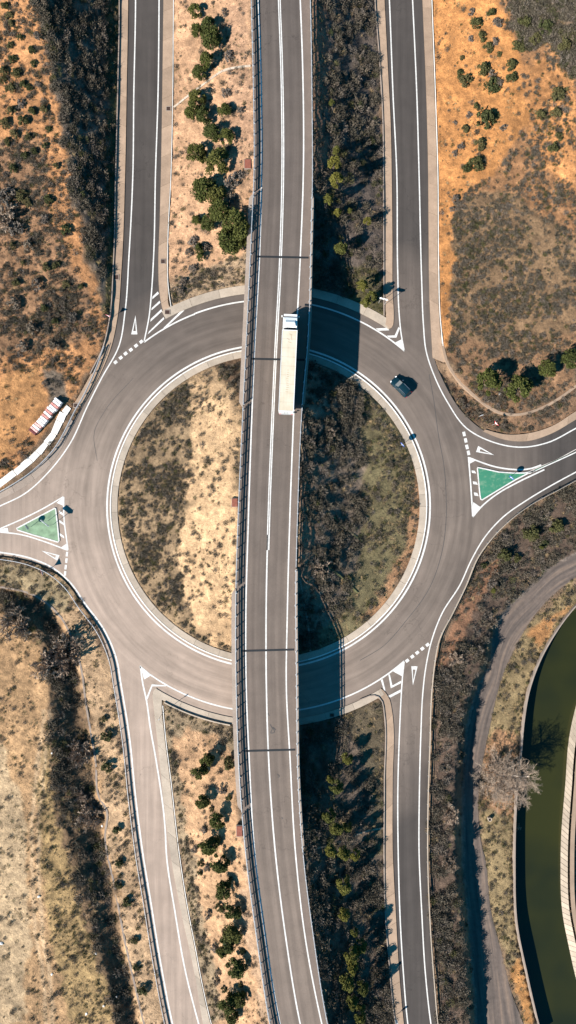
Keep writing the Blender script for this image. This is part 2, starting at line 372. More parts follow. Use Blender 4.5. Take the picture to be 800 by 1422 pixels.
# path aprons beside the roads stay low
# embankment plateau under the main road
for y0, y1 in ((-260, 262), (576, 790), (1150, 1690)):
    a = clipy(Lb, max(y0, -160), min(y1, 1580)); b = clipy(Rb, max(y0, -160), min(y1, 1580))
    poly = np.concatenate([a + [-3, 0], (b + [5, 0])[::-1]]); fix[inside(poly, GX, GY)] = 6.28
for x in np.arange(330, 432, 4):        # slopes under the bridge ends
    sh = 0
    cl([(x, 262, 6.28), (x, 300, 5.0), (x, 350, 2.8), (x, 394, .1)]); cl([(x-8, 576, 6.28), (x-8, 540, 4.2), (x-8, 504, .1)])
    cl([(x-6, 800, 6.28), (x-6, 850, 3.0), (x-6, 898, .1)]); cl([(x-2, 1150, 6.28), (x-2, 1090, 3.4), (x-2, 1014, .1)])
# north-east slope and south-east slope: falls away from the road
for y in range(-260, 250, 8): cl([(441, y, 6.1), (462, y, 4.3), (486, y, 2.1), (508, y, .6), (520, y, .1)])
for y in range(590, 780, 8):
    f = math.sqrt(max(0, 208**2-(y-CY)**2)); cl([(421+(700-y)*.03, y, 6.2), (450, y, 4.0), (478, y, 1.9), (500, y, .9), (CX+f, y, .05)])
for y in range(1190, 1690, 8):
    k = max(0, y-1186)*.11; cl([(426+k, y, 6.1), (452+k*.9, y, 4.0), (480+k*.6, y, 1.8), (505+k*.4, y, .5), (526+k*.3, y, .1)])
# north-west hill and its steep east bank
cr_ = [(30,-260,12),(40,-60,11),(45,0,10.5),(60,60,9),(78,130,7.6),(95,240,6),(120,330,3.7),(138,400,2.0),(149,450,.9),(138,490,.6),(115,530,.4)]
cr_ = [(x, y, h*.76) for x, y, h in cr_]; cl(cr_); cl([(x+9, y, h-.3) for x, y, h in cr_[:7]])
cl([(160,-260,.3),(162,0,.3),(158,240,.2),(153,375,.1)]); cl([(146,-260,1.1),(148,0,1.1),(146,240,.9)])
cl([(0,-260,7.4),(0,0,6.6),(0,130,4.9),(0,300,3.7),(0,450,2.6),(0,560,1.6),(0,640,.3)]); cl([(-260,-260,8),(-260,300,4),(-260,650,0)])
cl([(60,200,4.9),(60,330,3.4),(70,450,2.2),(60,560,.9),(40,610,.4)]); cl([(108,545,.1),(96,562,0),(74,602,-.1),(44,636,-.2),(0,672,-.3),(-260,780,-.3)])
# north-east hill
cl([(609,-260,.2),(608,100,.2),(613,300,.2),(614,420,.2),(616,470,.2)])
cl([(640,-100,2.4),(650,60,2.2),(650,200,1.9),(640,300,1.2),(640,400,1.1),(650,470,1.0)])
cl([(700,-100,6),(705,60,5),(720,200,4.6),(720,330,3.3),(720,440,1.9),(720,520,1.0)]); cl([(800,-260,10),(800,0,9),(800,200,7.3),(800,330,5.4),(800,440,3),(800,530,1.2)])
cl([(1060,-260,14),(1060,100,12),(1060,420,3)])
# drain channel round the east corner: lip high, floor low
lip = cr([(613,470),(616,485),(622,505),(636,526),(662,552),(695,573),(715,576),(750,567.5),(785,547.5),(800,536),(960,430)])
for i in range(len(lip)-1): cl([(*lip[i], .75), (*lip[i+1], .75)])
fl = off(lip, 9)[4:-20] if False else lip + np.array([-5.5, 6.5])
for i in range(6, len(lip)-1):
    if lip[i][0] < 706: cl([(*fl[i], -1.1), (*fl[i+1], -1.1)])
# left field, ditch and lip
dlip = cr([(-160,835),(0,815),(50,828),(85,858),(102,892),(113,930),(119,975),(133,1060),(138,1108),(148,1125),(146,1160),(160,1235),(172,1300),(190,1380),(200,1422),(240,1582)])
for i in range(len(dlip)-1):
    cl([(*dlip[i], .1), (*dlip[i+1], .1)])
    cl([(*(dlip[i]+[-7, 3]), -1.3), (*(dlip[i+1]+[-7, 3]), -1.3)])
    if dlip[i][0] > 80: cl([(*(dlip[i]+[-15, 3]), -1.2), (*(dlip[i+1]+[-15, 3]), -1.2)])
cl([(-260,850,.6),(0,850,.6),(30,858,.7),(58,890,.9),(66,940,1.0),(68,1000,1.0),(76,1080,.9),(96,1170,.8),(114,1240,.7),(136,1310,.7),(152,1380,.8),(172,1480,.8),(200,1600,.8)])
cl([(0,1000,.6),(0,1300,.5),(40,1422,.3),(40,1690,0)]); cl([(-260,900,0),(-260,1690,0)])
# right bank, track, canal
trL = cr([(960,690),(800,765.6),(766,784),(732.5,814.5),(698.7,848),(680,882),(673,915),(655,950),(640,1000),(633,1085),(632,1190),(641,1283),(648,1384),(651,1422),(660,1582)])
trR = cr([(960,740),(800,801),(766,828),(732.5,868.5),(715.6,899),(698.7,936),(690,965),(678.5,1017.5),(667,1078),(664,1119),(668,1169),(674,1195),(682,1266),(695,1317),(712,1384),(727,1422),(770,1582)])
cnL = cr([(960,770),(800,843),(773,878.6),(749,922.5),(736,960),(729,1000),(724.5,1051),(720,1090),(716.6,1152),(716,1200),(719,1283),(732.5,1351),(749,1422),(800,1582)])
cnR = cr([(960,860),(830,925),(808,955),(797,990),(790,1024),(785,1085),(778.5,1170),(778,1200),(780.4,1266),(790,1317),(800,1361),(820,1422),(870,1582)])
cnO = cr([(960,882),(842,945),(819,970),(806,1000),(799,1035),(794,1095),(789,1170),(788.5,1200),(791,1266),(800,1312),(812,1361),(832,1422),(882,1582)])
bank = trL + np.stack([np.interp(trL[:, 1], [700, 860, 930], [1, 2, 9]), 0*trL[:, 0]], -1)
track = np.concatenate([bank, trR[::-1]]); canal = np.concatenate([cnL, cnR[::-1]])
fix[inside(track, GX, GY)] = -4.2
for i in range(len(trL)-1):
    hb = np.interp(trL[i][1], [780, 850, 900, 930], [-3.8, -2.6, -1.2, .1]); cl([(*trL[i], hb), (*trL[i+1], hb)])
for i in range(len(cnL)-1): cl([(*(cnL[i]+[-3, 0]), -3.6), (*(cnL[i+1]+[-3, 0]), -3.6)])
for i in range(len(cnO)-1): cl([(*(cnO[i]+[2, 0]), -3.6), (*(cnO[i+1]+[2, 0]), -3.6)]); 
fix[inside(np.concatenate([cnL, cnO[::-1]]), GX, GY)] = -7.6
cl([(1060,950,-3.2),(1060,1690,-3.2)])
for p in off(Dc[::-1], 5): cl([(p[0], p[1], -.15), (p[0], p[1]+.1, -.15)])
cl([(800,720,-2.0),(740,765,-2.2)])
# membrane through all the fixed heights
def solve():
    Z = None
    for st in (8, 4, 2, 1):
        f = np.full(((len(gy)+st-1)//st, (len(gx)+st-1)//st), np.nan)
        cnt = np.zeros(f.shape); acc = np.zeros(f.shape); yy, xx = np.nonzero(~np.isnan(fix))
        np.add.at(acc, (yy//st, xx//st), fix[yy, xx]); np.add.at(cnt, (yy//st, xx//st), 1)
        f[cnt > 0] = acc[cnt > 0]/cnt[cnt > 0]
        m = cnt > 0
        if Z is None: Z = np.zeros(f.shape)
        else: Z = np.repeat(np.repeat(Z, 2, 0), 2, 1)[:f.shape[0], :f.shape[1]]
        for it in range({8: 600, 4: 500, 2: 350, 1: 250}[st]):
            Z[m] = f[m]; P = np.pad(Z, 1, mode='edge'); Z = (P[:-2, 1:-1]+P[2:, 1:-1]+P[1:-1, :-2]+P[1:-1, 2:])/4
        Z[m] = f[m]
    return Z
HZ = solve()
P = np.pad(HZ, 1, mode='edge'); HS = (P[:-2, 1:-1]+P[2:, 1:-1]+P[1:-1, :-2]+P[1:-1, 2:]+4*HZ)/8
def bil(F, x, y):
    fx = np.clip((np.asarray(x, float)-gx[0])/GS, 0, len(gx)-1.001); fy = np.clip((np.asarray(y, float)-gy[0])/GS, 0, len(gy)-1.001)
    i = fx.astype(int); j = fy.astype(int); a = fx-i; b = fy-j
    return F[j, i]*(1-a)*(1-b)+F[j, i+1]*a*(1-b)+F[j+1, i]*(1-a)*b+F[j+1, i+1]*a*b
def G(x, y): return bil(HS, x, y)
def vnoise(x, y, sc, seed):
    r = np.random.default_rng(seed); T = r.random((256, 256)); x = np.asarray(x)/sc; y = np.asarray(y)/sc
    i = np.floor(x).astype(int); j = np.floor(y).astype(int); a = x-i; b = y-j; a = a*a*(3-2*a); b = b*b*(3-2*b)
    i %= 256; j %= 256; i1 = (i+1) % 256; j1 = (j+1) % 256
    return T[j, i]*(1-a)*(1-b)+T[j, i1]*a*(1-b)+T[j1, i]*(1-a)*b+T[j1, i1]*a*b
def fbm(x, y, sc, seed, o=4): return sum(vnoise(x, y, sc/2**k, seed+k)*.5**k for k in range(o))/sum(.5**k for k in range(o))

# ------------------------------------------------------------------ ground zones: colour and cover
# polygon, soil colour, cover (scrub, green scrub, dry grass) per square metre, roughness of the ground
Zn = [
 ([(-400,-400),(1200,-400),(1200,1900),(-400,1900)], (150,122,96), (1.02,0.34,0.85), .12),
 ([(-400,-400),(40,-400),(46,0),(78,130),(95,240),(130,395),(152,460),(115,535),(60,605),(0,672),(-400,800)], (218,156,104), (1.70,0.59,0.51), .18),
 ([(-30,200),(60,190),(70,300),(125,420),(140,470),(95,480),(40,490),(-30,500)], (180,136,100), (3.40,0.85,1.02), .2),
 ([(10,520),(55,505),(62,560),(30,620),(0,640),(-30,640),(-30,560)], (226,164,106), (0.26,0.09,0.51), .12),
 ([(60,510),(95,515),(88,560),(66,570)], (140,122,104), (0.68,0.00,0.68), .08),
 ([(30,-400),(46,0),(78,130),(95,240),(122,330),(135,395),(150,452),(160,440),(164,240),(168,0),(160,-400)], (146,128,110), (5.44,1.36,0.68), .22),
 ([(144,-400),(147,0),(148,250),(146,440),(160,440),(164,240),(168,0),(160,-400)], (100,96,62), (0.85,1.53,3.40), .06),
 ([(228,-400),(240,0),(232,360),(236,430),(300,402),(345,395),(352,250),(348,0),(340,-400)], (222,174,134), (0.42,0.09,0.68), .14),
 ([(236,426),(232,395),(290,372),(345,350),(345,405),(300,404)], (190,160,128), (2.04,1.53,1.19), .12),
 ([(318,0),(345,0),(350,250),(322,240),(310,120)], (204,160,126), (0.85,0.09,0.85), .12),
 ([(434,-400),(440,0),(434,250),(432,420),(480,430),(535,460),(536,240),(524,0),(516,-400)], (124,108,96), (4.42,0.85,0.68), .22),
 ([(436,0),(452,0),(452,220),(437,250)], (176,132,105), (0.68,0.00,0.85), .08),
 ([(470,360),(536,380),(536,455),(500,430),(476,410)], (108,100,66), (1.36,2.72,2.55), .1),
 ([(600,-400),(1200,-400),(1200,470),(640,500),(612,480),(607,240),(599,0)], (176,128,88), (3.40,1.19,1.19), .16),
 ([(585,-400),(700,-400),(700,0),(722,95),(742,168),(690,235),(650,262),(630,330),(630,425),(618,490),(607,470),(606,240),(598,0)], (214,148,88), (0.20,0.09,0.51), .12),
 ([(700,-400),(1200,-400),(1200,120),(800,115),(760,60),(730,70),(715,40)], (124,104,86), (5.78,2.38,0.34), .2),
 ([(720,90),(760,70),(800,120),(800,270),(760,235),(738,200)], (206,144,90), (1.87,1.02,0.51), .16),
 ([(630,280),(700,262),(800,330),(800,470),(720,500),(640,500),(622,440)], (146,116,86), (4.08,1.53,1.53), .12),
 ([(620,490),(640,470),(720,490),(800,460),(800,540),(750,566),(715,574),(690,570),(640,526)], (160,122,90), (3.23,0.68,1.36), .14),
 ([(620,510),(700,577),(750,570),(800,540),(960,430),(960,500),(800,585),(730,610),(690,607),(640,568)], (150,116,88), (3.57,0.51,1.02), .12),
 # centre island
 ([(CX+215*math.cos(a/20*math.pi), CY+215*math.sin(a/20*math.pi)) for a in range(40)], (164,136,104), (3.06,1.02,1.53), .1),
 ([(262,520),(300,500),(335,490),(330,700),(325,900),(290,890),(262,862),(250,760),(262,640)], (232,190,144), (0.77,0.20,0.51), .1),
 ([(300,500),(337,487),(336,560),(310,530)], (150,118,90), (3.74,1.02,0.85), .14),
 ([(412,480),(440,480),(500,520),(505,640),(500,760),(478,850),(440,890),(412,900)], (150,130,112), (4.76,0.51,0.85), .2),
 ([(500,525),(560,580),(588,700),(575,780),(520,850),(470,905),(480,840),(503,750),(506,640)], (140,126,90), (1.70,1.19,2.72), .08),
 ([(575,640),(589,700),(578,780),(530,850),(500,860),(545,800),(565,740)], (196,148,108), (1.36,0.34,1.36), .1),
 ([(415,640),(440,650),(436,790),(450,850),(412,800)], (160,128,104), (2.04,0.00,1.02), .12),
 # south strips
 ([(223,972),(300,992),(330,1000),(336,1120),(345,1186),(358,1300),(376,1422),(416,1582),(340,1582),(292,1422),(262,1285),(238,1090)], (228,180,136), (0.34,0.10,0.51), .12),
 ([(223,972),(330,1000),(332,1050),(300,1020),(262,1012),(244,1030),(262,1150),(288,1300),(312,1422),(292,1422),(262,1285),(238,1090)], (180,154,122), (2.21,2.21,1.53), .1),
 ([(334,1120),(345,1120),(356,1250),(385,1422),(362,1422),(340,1290)], (220,180,144), (0.51,0.00,0.85), .1),
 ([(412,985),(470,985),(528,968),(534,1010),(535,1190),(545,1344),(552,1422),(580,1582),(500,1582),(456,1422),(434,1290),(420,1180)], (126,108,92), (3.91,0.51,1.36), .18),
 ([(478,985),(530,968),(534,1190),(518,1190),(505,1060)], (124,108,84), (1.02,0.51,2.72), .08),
 # west field
 ([(-400,800),(0,790),(60,805),(95,850),(120,920),(140,1060),(160,1200),(195,1370),(210,1422),(250,1900),(-400,1900)], (210,166,120), (0.51,0.34,2.04), .1),
 ([(0,1030),(30,1100),(40,1300),(30,1422),(-400,1500),(-400,1000)], (224,190,148), (0.34,0.09,1.53), .08),
 ([(70,1000),(95,1170),(135,1300),(165,1422),(100,1422),(60,1250),(48,1100)], (192,158,108), (0.51,1.36,3.06), .1),
 ([(0,808),(48,824),(82,856),(100,892),(112,930),(118,975),(131,1060),(137,1108),(146,1130),(144,1160),(158,1235),(170,1300),(188,1380),(198,1422),(240,1582),(170,1480),(152,1390),(132,1320),(108,1250),(90,1170),(72,1080),(66,1000),(62,940),(50,890),(0,850)], (150,120,90), (4.42,1.36,1.02), .25),
 ([(0,778),(60,790),(90,806),(118,850),(140,890),(154,930),(164,1010),(180,1130),(190,1190),(230,1422),(200,1422),(172,1300),(150,1150),(134,1060),(120,975),(103,890),(86,856),(50,826),(0,812)], (224,184,142), (0.68,0.51,1.02), .1),
 ([(0,778),(60,790),(100,820),(90,850),(50,826),(0,812)], (186,162,124), (1.53,1.36,2.04), .12),
 # south-east bank, verge, canal side
 ([(602,950),(607,915),(632,860),(650,815),(668,775),(715,722),(800,675),(960,600),(960,690),(800,766),(732,814),(698,848),(680,882),(673,915),(655,950),(634,1085),(632,1190),(650,1422),(670,1582),(650,1582),(611,1422),(597,1190)], (120,98,82), (4.42,0.34,1.02), .18),
 ([(625,870),(650,815),(672,775),(690,760),(690,790),(665,840),(640,900),(612,940),(606,925)], (178,130,98), (2.38,0.17,1.19), .15),
 ([(672,1017),(690,950),(733,868),(800,801),(800,843),(749,922),(728,1000),(720,1090),(716,1200),(732,1351),(749,1422),(770,1582),(760,1582),(726,1422),(682,1266),(664,1119)], (168,144,104), (1.19,0.85,3.74), .1),
 ([(735,880),(770,850),(790,835),(765,875),(745,905)], (206,148,94), (0.17,0.00,0.51), .08),
 ([(680,1010),(722,1020),(716,1140),(666,1120),(668,1060)], (198,150,110), (1.02,0.00,3.40), .1),
 ([(722,1330),(742,1422),(728,1422),(705,1350)], (210,150,90), (0.17,0.17,0.51), .06),
]
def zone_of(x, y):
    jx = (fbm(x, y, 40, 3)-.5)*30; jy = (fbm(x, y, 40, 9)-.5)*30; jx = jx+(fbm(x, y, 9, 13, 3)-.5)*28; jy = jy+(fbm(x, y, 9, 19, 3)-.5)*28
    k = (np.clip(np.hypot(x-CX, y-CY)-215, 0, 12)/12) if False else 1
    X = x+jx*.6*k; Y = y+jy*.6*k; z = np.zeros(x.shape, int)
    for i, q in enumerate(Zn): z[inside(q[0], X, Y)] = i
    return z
def axis(a, b, st, far):
    core = list(np.arange(a, b+.1, st)); o = []; d = st; v = a
    while v > far[0]: d *= 1.25; v -= d; o.append(v)
    o = o[::-1]; e = []; d = st; v = core[-1]
    while v < far[1]: d *= 1.25; v += d; e.append(v)
    return np.array(o+core+e)
ax = axis(-24, 824, 2, (-6000, 6800)); ay = axis(-24, 1446, 2, (-6000, 7400))
TX, TY = np.meshgrid(ax, ay); TH = G(TX, TY)
zi = zone_of(TX, TY); inas = (inside(outer, TX, TY) & ((TX-CX)**2+(TY-CY)**2 > 219**2)) | onpath(TX, TY)
roughn = np.array([q[3] for q in Zn])[zi]
bum = (fbm(TX, TY, 26, 21)-.5)*2.6 + (fbm(TX, TY, 9, 31, 3)-.5)*1.9 + (rng.random(TX.shape)-.5)*.45
intr = inside(track, TX, TY); incan = inside(np.concatenate([cnL, cnO[::-1]]), TX, TY)
# keep bumps off the roads' edges
near = np.zeros(TX.shape)
nb = bil((inroad).astype(float), TX, TY); P = np.pad(inroad.astype(float), 2, mode='edge'); 
blur = sum(P[a:a+inroad.shape[0], b:b+inroad.shape[1]] for a in range(5) for b in range(5))/25
keep = 1-np.clip(bil(blur, TX, TY)*2.5, 0, 1)
TH = TH + bum*roughn*keep*(~intr)*(~incan)
TH = np.where(inas, -.3, TH - .06*(1-keep))
del P
rut1 = cr([(60,1000),(50,1080),(44,1180),(48,1280),(60,1360),(66,1440)]); rut2 = rut1+[9, 0]
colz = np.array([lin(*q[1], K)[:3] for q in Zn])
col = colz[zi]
for it in range(2):
    P = np.pad(col, ((1, 1), (1, 1), (0, 0)), mode='edge'); col = (P[:-2, 1:-1]+P[2:, 1:-1]+P[1:-1, :-2]+P[1:-1, 2:]+2*P[1:-1, 1:-1])/6
gcol = lin(140, 124, 112, K)[:3]; col[intr] = gcol
for rt in (rut1, rut2):
    xr = np.interp(TY, rt[:, 1], rt[:, 0])+(fbm(TX, TY, 20, 77)-.5)*6; wq = np.exp(-((TX-xr)/3.2)**2)*((TY > 985) & (TY < 1450))*.7
    col = col*(1-wq[..., None])+np.array(lin(236, 200, 158, K)[:3])*wq[..., None]
m1 = fbm(TX, TY, 60, 51)[..., None]; m2 = fbm(TX, TY, 14, 61)[..., None]; 
m3 = fbm(TX, TY, 6, 91, 2)[..., None]; col = col*(.74+.56*m1)*(.64+.76*m2)*(.7+.62*m3)
# worn ruts on the gravel track
TR = resamp(trL, 400), resamp(trR, 400)
V = Wn(TX, TY, TH).reshape(-1, 3); ny, nx = TX.shape
idx = np.arange(ny*nx).reshape(ny, nx)
F = np.stack([idx[:-1, :-1], idx[1:, :-1], idx[1:, 1:], idx[:-1, 1:]], -1).reshape(-1, 4)
me = bpy.data.meshes.new('ground'); me.vertices.add(len(V)); me.vertices.foreach_set('co', V.ravel())
me.loops.add(F.size); me.loops.foreach_set('vertex_index', F.ravel()); me.polygons.add(len(F)); me.polygons.foreach_set('loop_start', np.arange(0, F.size, 4))
me.update(calc_edges=True); me.validate()
ca = me.color_attributes.new('soil', 'FLOAT_COLOR', 'POINT')
ca.data.foreach_set('color', np.concatenate([col.reshape(-1, 3), np.ones((len(V), 1))], 1).ravel())
ground = bpy.data.objects.new('ground', me); C.objects.link(ground); tag(ground, kind='structure'); smooth(ground)
t = MT('dry_ground', .95); a = t.n('ShaderNodeVertexColor'); a.layer_name = 'soil'
c = t.mul(a.outputs[0], t.noise(1.1, 7, rough=.75), .6, 1.44)
c = t.mul(c, t.noise(5.5, 4, rough=.7), .66, 1.38)
vo = t.n('ShaderNodeTexVoronoi'); vo.inputs['Scale'].default_value = 3.0; t.l(t.pos(), vo.inputs['Vector'])
vr = t.ramp(vo.outputs['Distance'], [(.10, (1.0,)*3), (.22, (0, 0, 0))]); sel = t.ramp(t.noise(.5, 3), [(.5, (0, 0, 0)), (.62, (1, 1, 1))])
peb = t.mix(vr, sel, 1.0, 'MULTIPLY'); c = t.mix(c, t.mix(c, (.5, .42, .36, 1), 1.0, 'MULTIPLY'), peb)
t.bump(t.noise(3.0, 8, rough=.75), .9, .25); me.materials.append(t.out(c))

# gravel track sheet
def gravel():
    t = MT('gravel', .95); U = t.n('ShaderNodeTexCoord').outputs['UV']; mp = t.n('ShaderNodeMapping'); mp.inputs['Scale'].default_value = (1.1, .06, 1); t.l(U, mp.inputs[0])
    c = t.ramp(t.noise(1., 6, mp.outputs[0]), [(.3, lin(104, 94, 88, K)), (.5, lin(136, 120, 110, K)), (.68, lin(168, 144, 126, K))])
    c = t.mul(c, t.noise(1.2, 6), .85, 1.15); t.bump(t.noise(5, 6), .5, .06); return t.out(c)
A2, B2 = resamp(bank, 160), resamp(trR, 160)
rb = ribbon(A2, B2, lambda p, i: -4.13, 4); o = rb.build('gravel_track', gravel(), kind='structure'); putuv(o, rb.uv); fixup(o)

# ------------------------------------------------------------------ roundabout paving
bm = bmesh.new()
def loop(pts, z):
    vs2 = [bm.verts.new(W(p[0], p[1], z)) for p in pts]
    return [bm.edges.new((vs2[i], vs2[(i+1) % len(vs2)])) for i in range(len(vs2))]
ed = loop(outer, 0) + loop(ring(219)[:-1], 0)
bmesh.ops.triangle_fill(bm, edges=ed, use_beauty=True)
for f in bm.faces:
    if f.normal.z < 0: f.normal_flip()
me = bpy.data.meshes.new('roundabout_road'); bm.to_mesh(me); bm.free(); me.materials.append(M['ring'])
road = bpy.data.objects.new('roundabout_road', me); C.objects.link(road); tag(road, kind='structure')
def lineat(Lp, wd, z, name='edge_line', parent=None, m=None):
    Lp = np.asarray(Lp); n = len(Lp); r = ribbon(off(Lp, -wd/2), off(Lp, wd/2), z); return fixup(r.build(name, m or M['line'], parent))
def polyat(pts, name, m, z=.012, parent=None): return MB().flat([tuple(W(a, b, z))[:2] for a, b in pts], z).build(name, m, parent)
LZ = .012
for L in (L1, L2, L3, L4, L5, L6, L7, L8): lineat(cr(L), 2.1 if L in (L2, L4) else 1.7, LZ, parent=road)
lineat(ring(224.3), 2.4, LZ, 'inner_line', road)
lineat(ring(286.3, ang((270,434.7))-.0, ang((200,475)), 30), 2.0, LZ, 'edge_line', road)
lineat(ring(286.8, ang((561.5,487.5)), ang((270,434.7)), 60), 2.0, LZ, 'edge_line', road)
lineat(ring(285.5, ang((195,924.5)), ang((561.5,918)), 80), 2.0, LZ, 'edge_line', road)
z1 = lambda p: zz(p, 150, 380, 6.667); z2 = lambda p: zz(p, 480, 390, 6.667); z3 = lambda p: zz(p, 0, 660, 6.667)
z4 = lambda p: zz(p, 630, 590, 5.714); z5 = lambda p: zz(p, 180, 900, 6.667); z6 = lambda p: zz(p, 500, 880, 6.667)
PZ = .022
for q in ([(412,213),(462,165),(472,185),(410,237)], [(405,318),(478,250),(485,270),(402,340)], [(396,420),(495,328),(500,348),(393,445)], [(380,535),(515,402),(522,420),(368,562)], [(510,505),(680,340),(708,340),(550,488)]): polyat(z1(q), 'hatch_stripe', M['line'], PZ, road)
for q in ([(543,652),(460,570),(522,540)],): polyat(z2(q), 'painted_tip', M['line'], PZ, road)
polyat(z2([(380,508),(455,505),(490,425),(502,440),(470,525),(405,525)]), 'chevron', M['line'], PZ, road)
polyat(z2([(280,440),(390,435),(405,458),(305,462)]), 'hatch_stripe', M['line'], PZ, road)
for q in ([(588,200),(525,255),(592,285)], [(0,500),(70,485),(80,528),(0,522)], [(570,665),(620,630),(630,694)]): polyat(z3(q), 'painted_tip', M['line'], PZ, road)
for q in ([(0,495),(200,408),(400,308),(588,198)], [(0,525),(200,550),(400,610),(630,695)], [(590,200),(595,430),(612,560),(630,690)]): lineat(cr(z3(q)), 1.8, LZ, 'edge_line', road)
lineat(cr([(-160,800-30),(-60,748),(0,735)]), 1.8, LZ, 'edge_line', road)
for y in (345, 430, 550): polyat(z3([(548,y-20),(592,y+12),(596,y+36),(550,y+6)]), 'hatch_stripe', M['line'], PZ, road)
for q in ([(115,253),(170,285),(125,310)], [(155,612),(210,650),(152,732)]): polyat(z4(q), 'painted_tip', M['line'], PZ, road)
for q in ([(118,258),(200,290),(340,335),(450,352),(550,355),(620,345),(695,318)], [(152,730),(215,655),(350,545),(500,460),(720,355)], [(118,255),(136,480),(152,730)]): lineat(cr(z4(q)), 2.0, LZ, 'edge_line', road)
for q in ([(142,362),(168,364),(180,386),(146,380)], [(152,448),(182,452),(192,476),(156,470)], [(160,535),(188,540),(198,566),(165,560)]): polyat(z4(q), 'hatch_stripe', M['line'], PZ, road)
lineat(cr(z4([(600,385),(700,340),(800,296)]) + [(800,628),(860,600)]), 1.5, LZ, 'edge_line', road); lineat(cr(z4([(590,375),(690,330),(800,285)]) + [(800,624),(860,596)]), 1.0, LZ, 'edge_line', road, M['oldline'])
polyat(z5([(100,163),(205,250),(135,290)]), 'painted_tip', M['line'], PZ, road)
polyat(z5([(157,455),(205,335),(345,345),(335,354),(212,354),(166,475)]), 'chevron', M['line'], PZ, road)
polyat(z6([(410,255),(300,345),(390,395)]), 'painted_tip', M['line'], PZ, road)
polyat(z6([(262,375),(277,378),(300,480),(380,435),(380,458),(285,505)]), 'chevron', M['line'], PZ, road)
polyat(z6([(192,428),(210,420),(236,528),(222,524)]), 'hatch_stripe', M['line'], PZ, road)
polyat(z6([(262,575),(378,515),(378,540),(280,592)]), 'hatch_stripe', M['line'], PZ, road)
def dash(c, a, l=5.0, wd=4.2):
    a = math.radians(a); u = np.array([math.cos(a), math.sin(a)]); v = np.array([-u[1], u[0]]); c = np.array(c)
    polyat([c-u*l/2-v*wd/2, c+u*l/2-v*wd/2, c+u*l/2+v*wd/2, c-u*l/2+v*wd/2], 'dash', M['line'], PZ, road)
for p in z1([(70,820),(118,778),(163,740),(212,705),(260,667),(308,630)]): dash(p, -38)
for p in z6([(437,250),(484,212),(530,176),(577,138),(625,102)]): dash(p, -38)
for p in z4([(83,72),(96,123),(106,175),(118,222)]): dash(p, 78, 6.2, 4)
for p in z3([(620,730),(615,790),(608,850),(603,908)]): dash(p, 96, 6.4, 3)
for a, b, c_ in (z1([(255,385),(215,562),(272,562)]), z6([(490,478),(475,300),(533,303)]), z4([(322,240),(195,167),(178,215)]), z3([(385,698),(553,740),(530,790)])):
    a, b, c_ = [np.array(q) for q in (a, b, c_)]; m = MB(); e = M['oldline']
    def q2(p, q, r, s): m.flat([tuple(W(*x, PZ))[:2] for x in (p, q, r, s)], PZ)
    ce = (a+b+c_)/3; i = lambda p, k: p + (ce-p)*k
    ai, bi, ci = a+(ce-a)*.32, b+(ce-b)*.42, c_+(ce-c_)*.42
    bi = b+(a-b)*.17+(c_-b)*.2; ci = c_+(a-c_)*.17+(b-c_)*.2; ai = a+((b+c_)/2-a)*.25
    q2(a, b, bi, ai); q2(b, c_, ci, bi); q2(c_, a, ai, ci)
    fixup(m.build('give_way_triangle', M['line'], road))
# seams in the paving
for q, wd in (([(596,520),(603,560),(609,605),(617,650),(619.5,690),(619,730),(613,770),(597.5,814.5),(564,862),(530,899),(500,917)], .7), ([(118,860),(150,815),(130,740)], .0), ([(135,640),(131,600),(146,570),(185,525)], .5)):
    if wd: lineat(cr(q), wd, LZ, 'seam', road, M['tar'])
# green islands, raised a kerb high
for pts, smooth_after, pale, lab in ((z4([(190,333),(250,345),(360,370),(480,378),(560,377),(640,364),(645,368),(595,388),(500,436),(400,495),(228,600),(212,594),(204,560),(184,345)]), {}, False, 'bright green triangular traffic island with a white kerb beside the right exit'),
                  (z3([(148,488),(330,392),(505,300),(520,306),(538,460),(552,608),(538,625),(420,590),(310,560),(160,512)]), {}, True, 'faded green triangular traffic island with a white kerb beside the left exit')):
    q_ = []
    for i in range(len(pts)):
        a, b = np.array(pts[i]), np.array(pts[(i+1) % len(pts)])
        if i in smooth_after: q_ += [tuple(v) for v in cr([a, np.array(smooth_after[i]), b], 3)[:-1]]
        else: q_ += [tuple(a*(1-t_)+b*t_) for t_ in np.arange(0, .999, 1/max(1, int(np.linalg.norm(b-a)/4)))]
    P_ = np.array(q_); cen = P_.mean(0); e = empty('traffic_island', W(*cen, 0), label=lab, cat='traffic island', group='green traffic islands')
    base = W(*cen, 0)
    inner = off(P_, 1.7) if inside(P_, *[np.array([v]) for v in off(P_, 1.7)[3]])[0] else off(P_, -1.7)
    k = MB(); g = MB(); n = len(P_); rel = lambda p, z: tuple(W(p[0], p[1], z) - base)
    for i in range(n):
        k.v += [rel(P_[i], 0), rel(P_[i], .14), rel(inner[i], .14), rel(inner[i], .05)]
    for i in range(n):
        a = 4*i; b = 4*((i+1) % n); k.f += [(a, a+1, b+1, b), (a+1, a+2, b+2, b+1), (a+2, a+3, b+3, b+2)]
    fixn(k.build('kerb', M['line'], e)); g.flat([rel(p, .1)[:2] for p in inner], .1); g.build('green_surface', M['green_pale' if pale else 'green'], e)
polyat(z4([(600,376),(690,337),(800,290)])+[(800,625.5)]+z4([(690,342),(608,382)]), 'green_strip', M['green'], .016, road)

